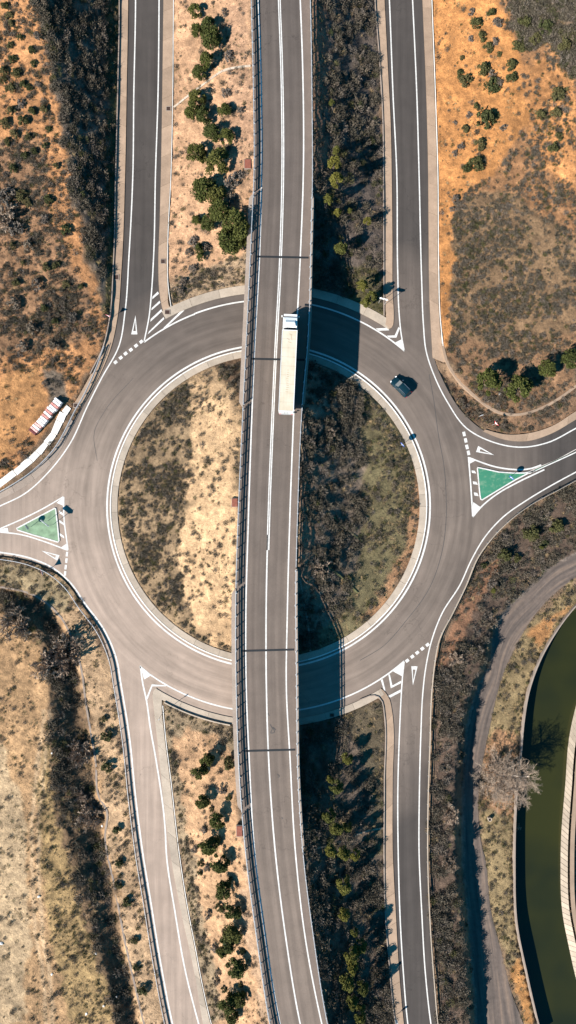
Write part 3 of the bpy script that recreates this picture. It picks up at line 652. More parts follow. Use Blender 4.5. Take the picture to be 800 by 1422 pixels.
# ------------------------------------------------------------------ concrete paths, aprons, kerbs as slabs
def path(name, Aq, Bq, seg, m, z=.12, gap=.3, step_keep=None, kind='structure', **kw):
    n = max(2, int(arclen(Aq)[-1] / 4)); A3 = resamp(Aq, n); B3 = resamp(Bq, n); per = max(2, int(round(seg/4)))
    e = empty(name, (0, 0, 0), kind=kind, **kw)
    for i in range(0, n-1, per):
        j = min(n-1, i+per); a = A3[i:j+1].copy(); b = B3[i:j+1].copy()
        if len(a) < 2: continue
        for q in (a, b):
            d = q[-1]-q[-2]; d /= max(np.linalg.norm(d), 1e-6); q[-1] = q[-1]-d*gap
        dz = random.uniform(-.012, .012)
        fixn(slab(a, b, -.4, z+dz).build('slab', m, e))
    return e
def vis(L, lo=-30, hi=1450, xl=-30, xh=830): 
    return L[(L[:, 1] > lo) & (L[:, 1] < hi) & (L[:, 0] > xl) & (L[:, 0] < xh)]
a = vis(Ac, hi=570); e = cr([(166,-30),(167,0),(165,120),(162,240),(158.6,375),(153.6,442),(145,480),(126,520),(108,552),(102,562)]); path('footpath', e, a, 38, M['conc'])
a = vis(Tc[::-1])[:-0 or None]; b = cr([(241,-30),(240.3,0),(239,120),(236.5,240),(232,341),(233,402),(237,428),(243,431)]); path('footpath', a, b, 38, M['conc'])
b = vis(Fc); a = cr([(520.5,-30),(522,0),(528,80),(533,170),(533.6,240),(534,330),(535,425),(536,447),(535,451)]); path('footpath', a, b, 38, M['conc'])
b = cr([(601,497),(599.5,470),(596.5,409),(595.5,330),(594.8,240),(592.4,135),(587,0),(586,-30)])[::-1]; a = cr([(597.5,-30),(598.5,0),(603,120),(606.8,240),(608,375),(610,440),(614,480),(620,505)]); path('footpath', b, a, 38, M['conc'])
a = vis(Cc, hi=1450)[::-1]; b = cr([(225,968),(224.5,980),(228,1020),(236,1085),(247,1182),(260,1266),(269,1312),(280,1370),(292,1422),(300,1450)]); path('footpath', a, b, 40, M['conc2'])
a = vis(BRc, hi=1450); b = cr([(523,969),(529,972),(533.5,985),(535,1010),(535,1085),(534.5,1190),(536,1266),(542,1344),(550,1422),(556,1450)]); path('footpath', b, a, 40, M['conc'])
path('footpath', ring(297.2, aTL+.0, aTR, 120) if aTL < aTR else ring(297.2, aTR, aTL, 120), (ring(309, aTL, aTR, 120) if aTL < aTR else ring(309, aTR, aTL, 120)), 42, M['conc2'])
path('footpath', ring(297.2, aBL, aBR, 120), ring(306.5, aBL, aBR, 120), 42, M['conc2'])
a = cr([(671,599),(699,610),(732,612.5),(766,602),(800,582.5),(850,555)]); b = cr([(674,596.5),(700,603),(732,602),(766,592),(800,571),(850,543)]); path('verge_paving', a, b, 60, M['conc'])
a = cr([(102,585),(92,610),(85,624),(65,651),(45,668.5),(0,693.5),(-30,704)]); b = cr([(99,583),(86,605),(76,622),(58,643),(39,660),(0,684.5),(-30,696)]); path('verge_paving', a, b, 30, M['cornice'], .05)
path('island_apron', ring(210), ring(218.6), 36, M['conc2'], .1)
path('island_kerb', ring(218.9), ring(220.4), 36, M['white_conc'], .15)
# outer dark kerb walls
def lowwall(L, wd, h, name, m, lab, cat, grp=None):
    L = np.asarray(L); z0 = G(L[:, 0], L[:, 1]); A3 = off(L, -wd/2); B3 = off(L, wd/2); mb = MB(); n = len(L)
    for i in range(n):
        for p in (A3[i], B3[i]):
            q = W(p[0], p[1], z0[i]+h); mb.v += [(q.x, q.y, z0[i]+h), (q.x, q.y, z0[i]-1.2)]
    for i in range(n-1):
        a = 4*i; b = a+4; mb.f += [(a, b, b+2, a+2), (a, a+1, b+1, b), (a+2, b+2, b+3, a+3)]
    mb.f += [(0, 2, 3, 1), (4*n-4, 4*n-3, 4*n-1, 4*n-2)]
    return fixn(mb.build(name, m, label=lab, cat=cat, group=grp))
lowwall(vis(cr([(165,-30),(165.5,0),(163.5,120),(160.5,240),(157,375),(152,442),(143.5,480),(125,519)])), 1.3, .3, 'kerb_wall', M['cornice'], 'low dark kerb wall along the foot of the shaded upper left bank', 'wall', 'low kerb walls')
lowwall(vis(cr([(520,-30),(521,0),(527,80),(532,170),(532.6,240),(533,330),(533.5,438)])), 1.3, .3, 'kerb_wall', M['cornice'], 'low dark kerb wall between the dark upper slope and the upper right slip road', 'wall', 'low kerb walls')
lowwall(ring(308.5, aBL-1, 100, 40)[5:], 1.6, .4, 'kerb_wall', M['conc2'], 'low curved concrete wall at the tip of the lower left sandy slope', 'wall', 'low kerb walls')
lowwall(cr([(500,972),(520,966),(526,968),(531,975),(533.6,990),(534,1085),(533.5,1190),(535,1266),(541,1344),(549,1422),(554,1450)]), 1.3, .3, 'kerb_wall', M['cornice'], 'low dark kerb wall round the tip of the lower right pine slope', 'wall', 'low kerb walls')
lowwall(vis(lip, lo=470), 3.6, .12, 'channel_wall', M['conc'], 'curved concrete wall of the drain ditch below the right hand pines', 'wall')
lowwall(vis(dlip, lo=800, xl=-20), 2.6, .12, 'ditch_wall', M['cornice'], 'thin concrete wall along the dark ditch beside the lower left field', 'wall')
for L, lab in ((cr([(241.5,-30),(241,0),(240,120),(237.5,240),(233,341),(234,402),(237.5,426)]), 'thin pale kerb at the foot of the upper left sandy slope'),
               (cr([(599,-30),(600,0),(604.5,120),(608.3,240),(609.5,375),(611.5,440),(615.5,480)]), 'thin pale kerb at the foot of the orange sand bank'),
               (cr([(226,980),(229.5,1020),(237.5,1085),(248.5,1182),(261.5,1266),(270.5,1312),(281.5,1370),(293.5,1422),(301.5,1450)]), 'thin pale kerb at the foot of the lower left sandy slope')):
    lowwall(L, .85, .16, 'edge_kerb', M['white_conc'], lab, 'kerb', 'thin pale kerbs')

# ------------------------------------------------------------------ main road on its embankment and two bridges
n = 220; ya = np.linspace(-60, 1482, n)
LL = clipy(Lb, -60, 1482); RR = clipy(Rb, -60, 1482); LL = resamp(LL, n); RR = resamp(RR, n)
LL = np.stack([np.interp(ya, Lb[:, 1], Lb[:, 0]), ya], -1); RR = np.stack([np.interp(ya, Rb[:, 1], Rb[:, 0]), ya], -1)
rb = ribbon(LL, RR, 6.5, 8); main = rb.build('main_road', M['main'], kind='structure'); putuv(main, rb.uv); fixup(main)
at = lambda L, d=0: np.stack([np.interp(ya, L[:, 1], L[:, 0])+d, ya], -1)
z = 6.512
rb = ribbon(at(mR, 1), at(Rb), z-.004); o = fixup(rb.build('shoulder', M['shoulder'], main))
rb = ribbon(at(Lb), at(mL, -1), z-.004); o = fixup(rb.build('shoulder', M['shoulder'], main))
for L in (mL, mR): lineat(at(L), 1.9, z+.006, 'edge_line', main)
c1 = at(mC); lineat(c1[c1[:, 1] > 740], 2.0, z, 'centre_line', main)
up = c1[c1[:, 1] < 765]; lineat(up - [.3, 0], 1.5, z, 'centre_line', main); lineat(up + [2.1, 0], 1.5, z+.001, 'centre_line', main)
for q in ([(375,1006),(378,1012),(376,1018),(381,1017),(379,1010),(383,1014)], [(385,1075),(388,1078),(386,1080)], [(372,990),(374,994)], [(391,1135),(393,1137)]): lineat(cr(q, 1), .9, z+.01, 'tar_mark', main, M['tar'])
def deckz(y0, y1, l, r):
    ys = np.linspace(y0, y1, 40); return (np.stack([np.interp(ys, Lb[:, 1], Lb[:, 0])+l, ys], -1), np.stack([np.interp(ys, Rb[:, 1], Rb[:, 0])+r, ys], -1))
for k, (l0, l1, r0, r1, j0, j1, nm) in enumerate(((270, 564, 272, 564, 357, 499, 'upper'), (818, 1125, 790, 1180, 903, 1042, 'lower'))):
    yc = (j0+j1)/2; e = empty('road_bridge', (0, 0, 0), label=f'{nm} concrete road bridge over the {nm} arc of the roundabout' + (', under the lorry' if k == 0 else ''), cat='bridge', group='road bridges over the roundabout')
    a, b = deckz(j0-6, j1+6, -1, 1); fixn(slab(a, b, 5.1, 6.44).build('deck', M['cornice'], e))
    ys = np.linspace(l0, l1, 50); x = np.interp(ys, Lb[:, 1], Lb[:, 0]); wdt = np.interp(ys, [l0, l0+4, l1-4, l1], [1.5, 5.2, 5.2, 1.5])
    fixn(slab(np.stack([x-wdt, ys], -1), np.stack([x+.6, ys], -1), 5.4, 6.66).build('cornice', M['cornice'], e))
    ys = np.linspace(r0, r1, 50); x = np.interp(ys, Rb[:, 1], Rb[:, 0]); wdt = np.interp(ys, [r0, r0+4, r1-4, r1], [1.2, 3.0, 3.0, 1.2])
    fixn(slab(np.stack([x-1.0, ys], -1), np.stack([x+wdt, ys], -1), 5.4, 6.66).build('cornice', M['cornice'], e))
    for y in (j0, j1):
        x0 = np.interp(y, Lb[:, 1], Lb[:, 0]); x1 = np.interp(y, Rb[:, 1], Rb[:, 0])
        sl2 = 1.5 if k == 0 else -2
        fixup(ribbon(np.array([(x0+9, y-1.4-sl2/2), (x1-3, y-1.4+sl2/2)]), np.array([(x0+9, y+1.4-sl2/2), (x1-3, y+1.4+sl2/2)]), z+.016).build('expansion_joint', M['joint'], e))
        s_ = -5 if y == j0 else 5
        fixn(slab(np.array([(x0-1, y+s_-5), (x1+1, y+s_-5)]), np.array([(x0-1, y+s_+5), (x1+1, y+s_+5)]), -1, 5.08).build('abutment', M['cornice'], e))
    # girders under the deck
    for t_ in (.12, .31, .5, .69, .88):
        a, b = deckz(j0, j1, 0, 0); m_ = a*(1-t_)+b*t_; fixn(slab(m_+[-2.5, 0], m_+[2.5, 0], 4.5, 5.08).build('girder', M['cornice'], e))

# ------------------------------------------------------------------ guard rails
post_me = MB().box((0, 0, .35), (.09, .12, .9)).box((0, 0, .78), (.12, .14, .05)).mesh('post', M['rail'])
bpost = MB().box((0, 0, .62), (.11, .15, 1.24)).box((0, 0, .03), (.30, .30, .06)).box((.0, 0, 1.22), (.16, .18, .06)).mesh('post', M['rail'])
def rail_thing(L, z0, beams, pm, lab, grp, sp=16., name='guard_rail', m=None):
    """L px line; z0 array or value of ground height at the rail; beams = [(height, half thickness, half depth)]"""
    L = np.asarray(L); n = max(3, int(arclen(L)[-1]/6)); L = resamp(L, n); zz0 = np.array([z0(p) if callable(z0) else z0 for p in L])
    mid = n//2; base = W(L[mid][0], L[mid][1], float(zz0[mid]))
    e = empty(name, base, label=lab, cat='guard rail', group=grp)
    pts = [W(p[0], p[1], q) for p, q in zip(L, zz0)]
    for h, t_, d_ in beams:
        mb = MB()
        for i, p in enumerate(pts):
            tt = (pts[min(i+1, n-1)]-pts[max(i-1, 0)]); tt.z = 0; tt.normalize(); nn = Vector((-tt.y, tt.x, 0)); q = p-base
            prof = [(-t_, -d_), (t_*.3, -d_), (t_, -d_*.45), (-t_*.2, 0), (t_, d_*.45), (t_*.3, d_), (-t_, d_)] if d_ > .1 else [(-t_, -d_), (t_, -d_), (t_, d_), (-t_, d_)]
            for a, b in prof: mb.v.append(tuple(q + nn*a + Vector((0, 0, h+b))))
        k = len(prof)
        for i in range(n-1):
            for j in range(k): a = i*k+j; b = i*k+(j+1) % k; mb.f.append((a, b, b+k, a+k))
        mb.f += [tuple(range(k-1, -1, -1)), tuple(range((n-1)*k, n*k))]
        fixn(mb.build('beam', m or M['rail'], e))
    s = arclen(L); 
    for d in np.arange(3, s[-1], sp):
        x = np.interp(d, s, L[:, 0]); y = np.interp(d, s, L[:, 1]); q = W(x, y, float(np.interp(d, s, zz0)))
        i = min(n-2, int(np.searchsorted(s, d))); tt = pts[i+1]-pts[i]
        o = bpy.data.objects.new('post', pm); C.objects.link(o); o.parent = e; o.location = q-base; o.rotation_euler = (0, 0, math.atan2(tt.y, tt.x))
    return e
GR = 'guard rails along the main road'; BR_ = 'steel railings on the bridges'
B3 = [(.42, .035, .06), (.78, .05, .15), (1.18, .05, .06)]
B2_ = [(.62, .05, .16), (1.0, .03, .04)]
def seg(L, y0, y1, d): q = clipy(L, y0, y1); return q + [d, 0]
for nm, y0, y1, br in (('along the top stretch', -40, 268, 0), ('on the upper bridge', 270, 563, 1), ('beside the centre island', 566, 816, 0), ('on the lower bridge', 820, 1124, 1), ('along the bottom stretch', 1128, 1470, 0)):
    rail_thing(seg(Lb, y0, y1, 1.2), 6.6 if br else 6.5, B3, bpost, f'steel {"railing" if br else "guard rail"} on the left side of the main road {nm}', BR_ if br else GR)
for nm, y0, y1, br in (('along the top stretch', -40, 270, 0), ('on the upper bridge', 272, 563, 1), ('beside the centre island', 566, 787, 0), ('on the lower bridge', 790, 1179, 1), ('along the bottom stretch', 1182, 1470, 0)):
    rail_thing(seg(Rb, y0, y1, -.4), 6.6 if br else 6.4, B3, bpost, f'steel {"railing" if br else "guard rail"} on the right side of the main road {nm}', BR_ if br else GR)
B1_ = [(.56, .05, .15)]
G2 = 'guard rails round the roundabout'
rail_thing(cr([(146,482),(134,515),(119,548),(105,573),(93,597),(80,620),(60,643),(40,660),(20,673),(0,684.5),(-30,700)]), .05, B2_, post_me, 'curved guard rail above the white concrete channel at the upper left exit', G2, 17)
rail_thing(vis(off(cr(L2), 9.0), lo=700, hi=1450), .0, B1_, post_me, 'long curved guard rail from the left exit down the lower left slip road', G2, 20)
rail_thing(vis(off(Dc[::-1], 1.5), hi=1450), .0, B2_, post_me, 'long pale guard rail from the right exit down the lower right slip road', G2, 20, m=M['conc2'])

# ------------------------------------------------------------------ water and canal lining
t = MT('canal_water', .12); c = t.ramp(t.noise(.045, 3), [(.35, (.009, .012, .006, 1)), (.62, (.021, .022, .006, 1))]); t.b.inputs['Specular IOR Level'].default_value = .25; t.bump(t.noise(.8, 3), .03, .03)
WM = t.out(c); n = 120; fixup(ribbon(resamp(cnL, n), resamp(cnO, n), -5.7).build('canal_water', WM, kind='structure'))
Lw = vis(cnL, lo=790, xh=840); mb = MB(); A3 = off(Lw, -.2); 
fixn(slab(Lw+[-2.0, 0], Lw, -7.5, -3.35).build('canal_wall', M['cornice'], label='thin concrete wall along the left bank of the green canal', cat='wall'))
a = vis(cnR, lo=960, xh=840); b = vis(cnO, lo=975, xh=850); nn = 64; a = resamp(a, nn+1); b = resamp(b, nn+1)
e = empty('canal_lining', (0, 0, 0), label='sloping concrete lining in jointed panels on the right bank of the canal', cat='canal bank')
for i in range(nn):
    p = [a[i], a[i+1]*.92+a[i]*.08, b[i+1]*.92+b[i]*.08, b[i]]; zt = [-5.8, -5.8, -3.5, -3.5]
    mb = MB(); q = [W(*pp, zq) for pp, zq in zip(p, zt)]; mb.v = [tuple(v) for v in q]+[(v.x, v.y, v.z-.25) for v in q]
    mb.f = [(0, 1, 2, 3), (4, 7, 6, 5), (0, 4, 5, 1), (1, 5, 6, 2), (2, 6, 7, 3), (3, 7, 4, 0)]; fixn(mb.build('panel', M['conc2'], e))
n = 60; a = resamp(vis(cnO, lo=975, xh=860), n); mb = MB()
fixup(ribbon(a+[3, 0], a+[9, 0], -3.42).build('bank_path', M['conc'], kind='structure'))

# ------------------------------------------------------------------ drains, chutes, concrete channel
def grate(px, py, sx, sy, lab, z=.13, rz=0, m=None):
    e = empty('drain_grate', W(px, py, z), rz, label=lab, cat='drain cover', group='drain covers in the concrete paths')
    a, b = sx/S, sy/S
    f = MB()
    for c_, d in (((0, -b/2, .02), (a+.1, .1, .08)), ((0, b/2, .02), (a+.1, .1, .08)), ((-a/2, 0, .02), (.1, b-.1, .08)), ((a/2, 0, .02), (.1, b-.1, .08))): f.box(c_, d)
    f.build('frame', M['cornice'], e)
    MB().box((0, 0, -.005), (a-.1, b-.1, .05)).build('pit', m or M['iron'], e)
    g = MB()
    for i in range(6): g.box((-a/2+a*(i+.5)/6, 0, .035), (.045, b-.1, .03))
    g.build('bar', M['iron'], e)
grate(234, 151, 6, 6, 'dark square drain cover in the upper left path, nearest the top')
grate(161.5, 385, 7, 7, 'dark square drain cover in the path at the foot of the shaded bank')
grate(226.5, 363, 6, 6, 'dark square drain cover in the path above the hatched stripes')
grate(232.5, 433.5, 7, 6, 'dark square drain cover at the path tip beside the white hatched stripes')
grate(461, 993, 6, 5, 'dark drain cover in the shade below the lower bridge', z=.13)
grate(105.5, 563, 6, 6, 'dark square drain cover at the head of the white concrete channel', z=.13)
def pit(px, py, wd, hh, lab):
    zq = float(G(px, py)); e = empty('rusty_cover', W(px, py, zq), label=lab, cat='drain box', group='rusty drain boxes beside the main road')
    MB().box((0, 0, .1), (wd/S, hh/S, .5)).build('box', M['cornice'], e); bevel(MB().box((.03, 0, .39), (wd/S*.92, hh/S*.9, .08)).build('lid', M['rust'], e), .02)
pit(326, 698, 8, 12, 'rust red box beside the main road at the middle of the centre island')
pit(332.5, 1153, 8, 15, 'rust red box beside the main road above the lower left pines')
pit(344, 229, 9, 13, 'dark rusty box beside the main road next to the biggest upper left pines')
grate(246.5, 1136, 7, 8, 'small concrete framed drain at the edge of the lower left path', z=.2)
def chute(pts, wd, lab, m=None, h=.12):
    L = cr(pts, 8); e = empty('drain_chute', (0, 0, 0), label=lab, cat='drain chute', group='concrete drain chutes down the slopes')
    for i in range(len(L)-1):
        p, q = L[i], L[i+1]; d = (q-p)/np.linalg.norm(q-p); nrm = np.array([-d[1], d[0]])*wd/2; q = q-d*.5
        mb = MB()
        for c_ in (p-nrm, p+nrm, q+nrm, q-nrm):
            zq = float(G(*c_))+h; v = W(*c_, zq); mb.v.append(tuple(v))
        mb.v += [(v[0], v[1], v[2]-.5) for v in mb.v[:4]]
        mb.f = [(0, 1, 2, 3), (4, 7, 6, 5), (0, 4, 5, 1), (1, 5, 6, 2), (2, 6, 7, 3), (3, 7, 4, 0)]; fixn(mb.build('channel_block', m or M['conc2'], e))
chute([(348,91),(330,93),(309,98),(292,110),(270,126),(241,149)], 2.6, 'pale concrete drain chute crossing the upper left sandy slope', M['conc2'])
mossy = plain('mossy_concrete', (.13, .12, .05, 1), .9, .3)
chute([(443,777),(460,790),(480,807),(497,824)], 2.2, 'mossy straight drain chute low on the dark half of the centre island', mossy, .25)
chute([(464,718),(482,736),(504,752)], 2.2, 'mossy straight drain chute in the middle of the dark half of the centre island', mossy, .25)
chute([(413,792),(417,806),(420,826),(428,868),(431,905)], 2.4, 'grey drain chute under the shade of the lower bridge', M['cornice'])
chute([(423,1181),(450,1176),(480,1166),(510,1154),(534,1150)], 2.2, 'pale concrete drain chute crossing the lower right pine slope', M['conc'])
# white concrete channel by the left exit
L = cr([(96,565),(88,574),(82.5,585),(74,602.5),(64,616),(52.5,629),(42,639),(20,657),(0,672),(-30,690)], 14)
e = empty('concrete_channel', (0, 0, 0), label='broken white concrete drain channel curving beside the upper left exit', cat='drain channel')
for i in range(len(L)-1):
    p, q = L[i], L[i+1]; d = (q-p)/np.linalg.norm(q-p); nrm = np.array([-d[1], d[0]])*random.uniform(4.2, 4.8); q = q-d*.6; j = [np.array([random.uniform(-.8, .8), random.uniform(-.8, .8)]) for _ in range(4)]
    P4 = [p-nrm+j[0], p+nrm+j[1], q+nrm+j[2], q-nrm+j[3]]; zb = float(G(*p))+.24
    mb = MB(); w4 = [W(*v, zb) for v in P4]; cm = [(w4[0]*.5+w4[1]*.5)+Vector((0, 0, -.1)), (w4[2]*.5+w4[3]*.5)+Vector((0, 0, -.1))]
    mb.v = [tuple(v) for v in w4]+[tuple(v) for v in cm]+[(v.x, v.y, v.z-.5) for v in w4]
    mb.f = [(0, 4, 5, 3), (4, 1, 2, 5), (0, 6, 7, 1, 4), (2, 8, 9, 3, 5), (0, 3, 9, 6), (1, 7, 8, 2)]; fixn(mb.build('slab', M['white_conc'], e))

# ------------------------------------------------------------------ red and white barriers
redm = plain('red_plastic', (.46, .20, .17, 1), .55, .15); pinkm = plain('faded_red_plastic', (.62, .34, .30, 1), .6, .15); whm = plain('white_plastic', (.78, .74, .72, 1), .5, .08)
dkr = plain('dark_red_plastic', (.12, .03, .03, 1), .6)
seq = 'WWRWWRWRWWWPWPD'; p0 = np.array([82.5, 557.5]); p1 = np.array([47.5, 600.5]); d = (p1-p0); nb = len(seq); an = math.atan2(-(d[1]), d[0])
ords = ['first', 'second', 'third', 'fourth', 'fifth', 'sixth', 'seventh', 'eighth', 'ninth', 'tenth', 'eleventh', 'twelfth', 'thirteenth', 'fourteenth', 'fifteenth', 'sixteenth', 'seventeenth', 'eighteenth', 'nineteenth', 'twentieth', 'twenty-first', 'twenty-second', 'twenty-third', 'twenty-fourth', 'twenty-fifth', 'twenty-sixth', 'twenty-seventh', 'twenty-eighth', 'twenty-ninth', 'thirtieth'] 
cn = {'W': 'white', 'R': 'red', 'P': 'faded pink', 'D': 'dark red'}; cmn = {'W': whm, 'R': redm, 'P': pinkm, 'D': dkr}
for i, s_ in enumerate(seq):
    p = p0+d*i/(nb-1); zq = float(G(*p)); e = empty('plastic_barrier', W(*p, zq), an+random.uniform(-.05, .05), label=f'{cn[s_]} plastic barrier, {ords[i]} from the upper end of the row', cat='road barrier', group='row of red and white road barriers')
    w_ = 1.45+random.uniform(-.08, .08); mb = MB(); T = .17
    # jersey profile extruded across the row
    prof = [(-.25, 0), (.25, 0), (.25, .5), (.235, .62), (.20, .85), (-.20, .85), (-.235, .62), (-.25, .5)]; k = len(prof)
    o_ = random.uniform(-.08, .08)
    for yy in (-w_/2+o_, w_/2+o_): mb.v += [(a_*.95, yy, b_) for a_, b_ in prof]
    mb.f = [tuple(range(k)), tuple(range(2*k-1, k-1, -1))]+[(j, j+k, (j+1) % k+k, (j+1) % k) for j in range(k)]
    bevel(fixn(mb.build('body', cmn[s_], e)), .03); MB().box((0, o_+.35, .87), (.1, .14, .05)).box((0, o_-.35, .87), (.1, .14, .05)).build('filler_cap', cmn[s_], e)

# ------------------------------------------------------------------ road signs
sg_blue = plain('sign_blue', (.02, .07, .32, 1), .4, .05); sg_white = plain('sign_white', (.8, .8, .8, 1), .4, .05); sg_red = plain('sign_red', (.5, .02, .02, 1), .4, .05); sg_back = plain('sign_back', (.35, .35, .36, 1), .45, .08, metal=.3)
def sign(px, py, h, kind, rz, lab, name='road_sign', r=.5):
    zq = max(float(G(px, py)), 0.0)+.1; e = empty(name, W(px, py, zq), rz, label=lab, cat='road sign', group=None)
    ph = h+(.35 if kind != 'board' else .5)
    for x in ((0,) if kind != 'board' else (-.55, .55)):
        MB().tube((x, 0, -.4), (x, 0, ph), .038, n=8).build('pole', M['rail'], e)
    n = 20
    def disc(shape, t0, t1, m, nm, par, rr):
        mb = MB(); k = len(shape)
        mb.v = [(x*rr, t0, h+z_*rr) for x, z_ in shape]+[(x*rr, t1, h+z_*rr) for x, z_ in shape]
        mb.f = [tuple(range(k)), tuple(range(2*k-1, k-1, -1))]+[(i, (i+1) % k, k+(i+1) % k, k+i) for i in range(k)]
        return fixn(mb.build(nm, m, par))
    circ = [(math.cos(2*math.pi*i/n), math.sin(2*math.pi*i/n)) for i in range(n)]
    tri = [(-.95, .55), (.95, .55), (0, -1.1)]; arrow = [(-.12, .75), (.12, .75), (.12, -.1), (.4, -.1), (0, -.7), (-.4, -.1), (-.12, -.1)]
    arr45 = [(x*.7-z_*.7*-1, z_*.7-x*.7) for x, z_ in arrow]
    if kind == 'round':
        f = disc(circ, -.06, -.04, sg_blue, 'face', e, r); disc(arr45, -.066, -.061, sg_white, 'arrow', f, r); disc(circ, -.038, -.02, sg_back, 'back_plate', e, r)
    elif kind == 'tri':
        f = disc(tri, -.06, -.04, sg_red, 'face', e, r); disc([(x*.62, z_*.62+.03) for x, z_ in tri], -.066, -.061, sg_white, 'inner_triangle', f, r); disc(tri, -.038, -.02, sg_back, 'back_plate', e, r)
    elif kind == 'board':
        bd = [(-1.1, .45), (.8, .45), (1.25, 0), (.8, -.45), (-1.1, -.45)]; f = disc(bd, -.06, -.03, sg_white, 'board', e, r*1.5)
        disc([(-.95, .36), (.74, .36), (1.1, 0), (.74, -.36), (-.95, -.36)], -.068, -.061, sg_white, 'board_field', f, r*1.5)
        disc([(x*.9-.1, z_*.5) for x, z_ in [(-.6, .12), (.2, .12), (.2, .5), (.8, 0), (.2, -.5), (.2, -.12), (-.6, -.12)]], -.075, -.069, M['black'], 'arrow', f, r*1.5)
    elif kind == 'plate':
        bd = [(-.5, .9), (.5, .9), (.5, -.9), (-.5, -.9)]; disc(bd, -.06, -.03, sg_white, 'plate', e, r)
R = math.radians
sign(154, 442, 1.7, 'tri', R(-20), 'triangular give way sign on the path left of the upper left slip road', r=.55)
sign(43, 731.5, 1.8, 'round', R(-60), 'round sign at the sharp end of the faded green island')
sign(70, 726, 2.8, 'board', R(-40), 'arrow shaped direction board on the faded green island beside the roundabout', 'direction_sign', .55)
sign(706, 664, 1.95, 'round', R(-45), 'round sign on the bright green traffic island')
sign(557, 618.5, 1.75, 'round', R(-50), 'round sign at the right edge of the centre island')
sign(530, 422, 3.0, 'board', R(-15), 'white direction board at the tip of the dark upper slope', 'direction_sign', .45)
sign(64, 794, 1.9, 'tri', R(-70), 'give way sign behind the guard rail at the lower left exit', r=.6)
sign(226, 990, 3.7, 'plate', R(68), 'tall narrow sign at the tip of the lower left sandy slope', r=.3)
sign(684, 590, 2.3, 'tri', R(-50), 'red and white give way sign in the scrub above the right exit', r=.6)
sign(666, 578, 1.4, 'plate', R(15), 'small white plate sign in the scrub left of the red and white sign', r=.45)
sign(549, 1410, 1.5, 'plate', R(-10), 'small white plate sign beside the path near the bottom edge', r=.45)

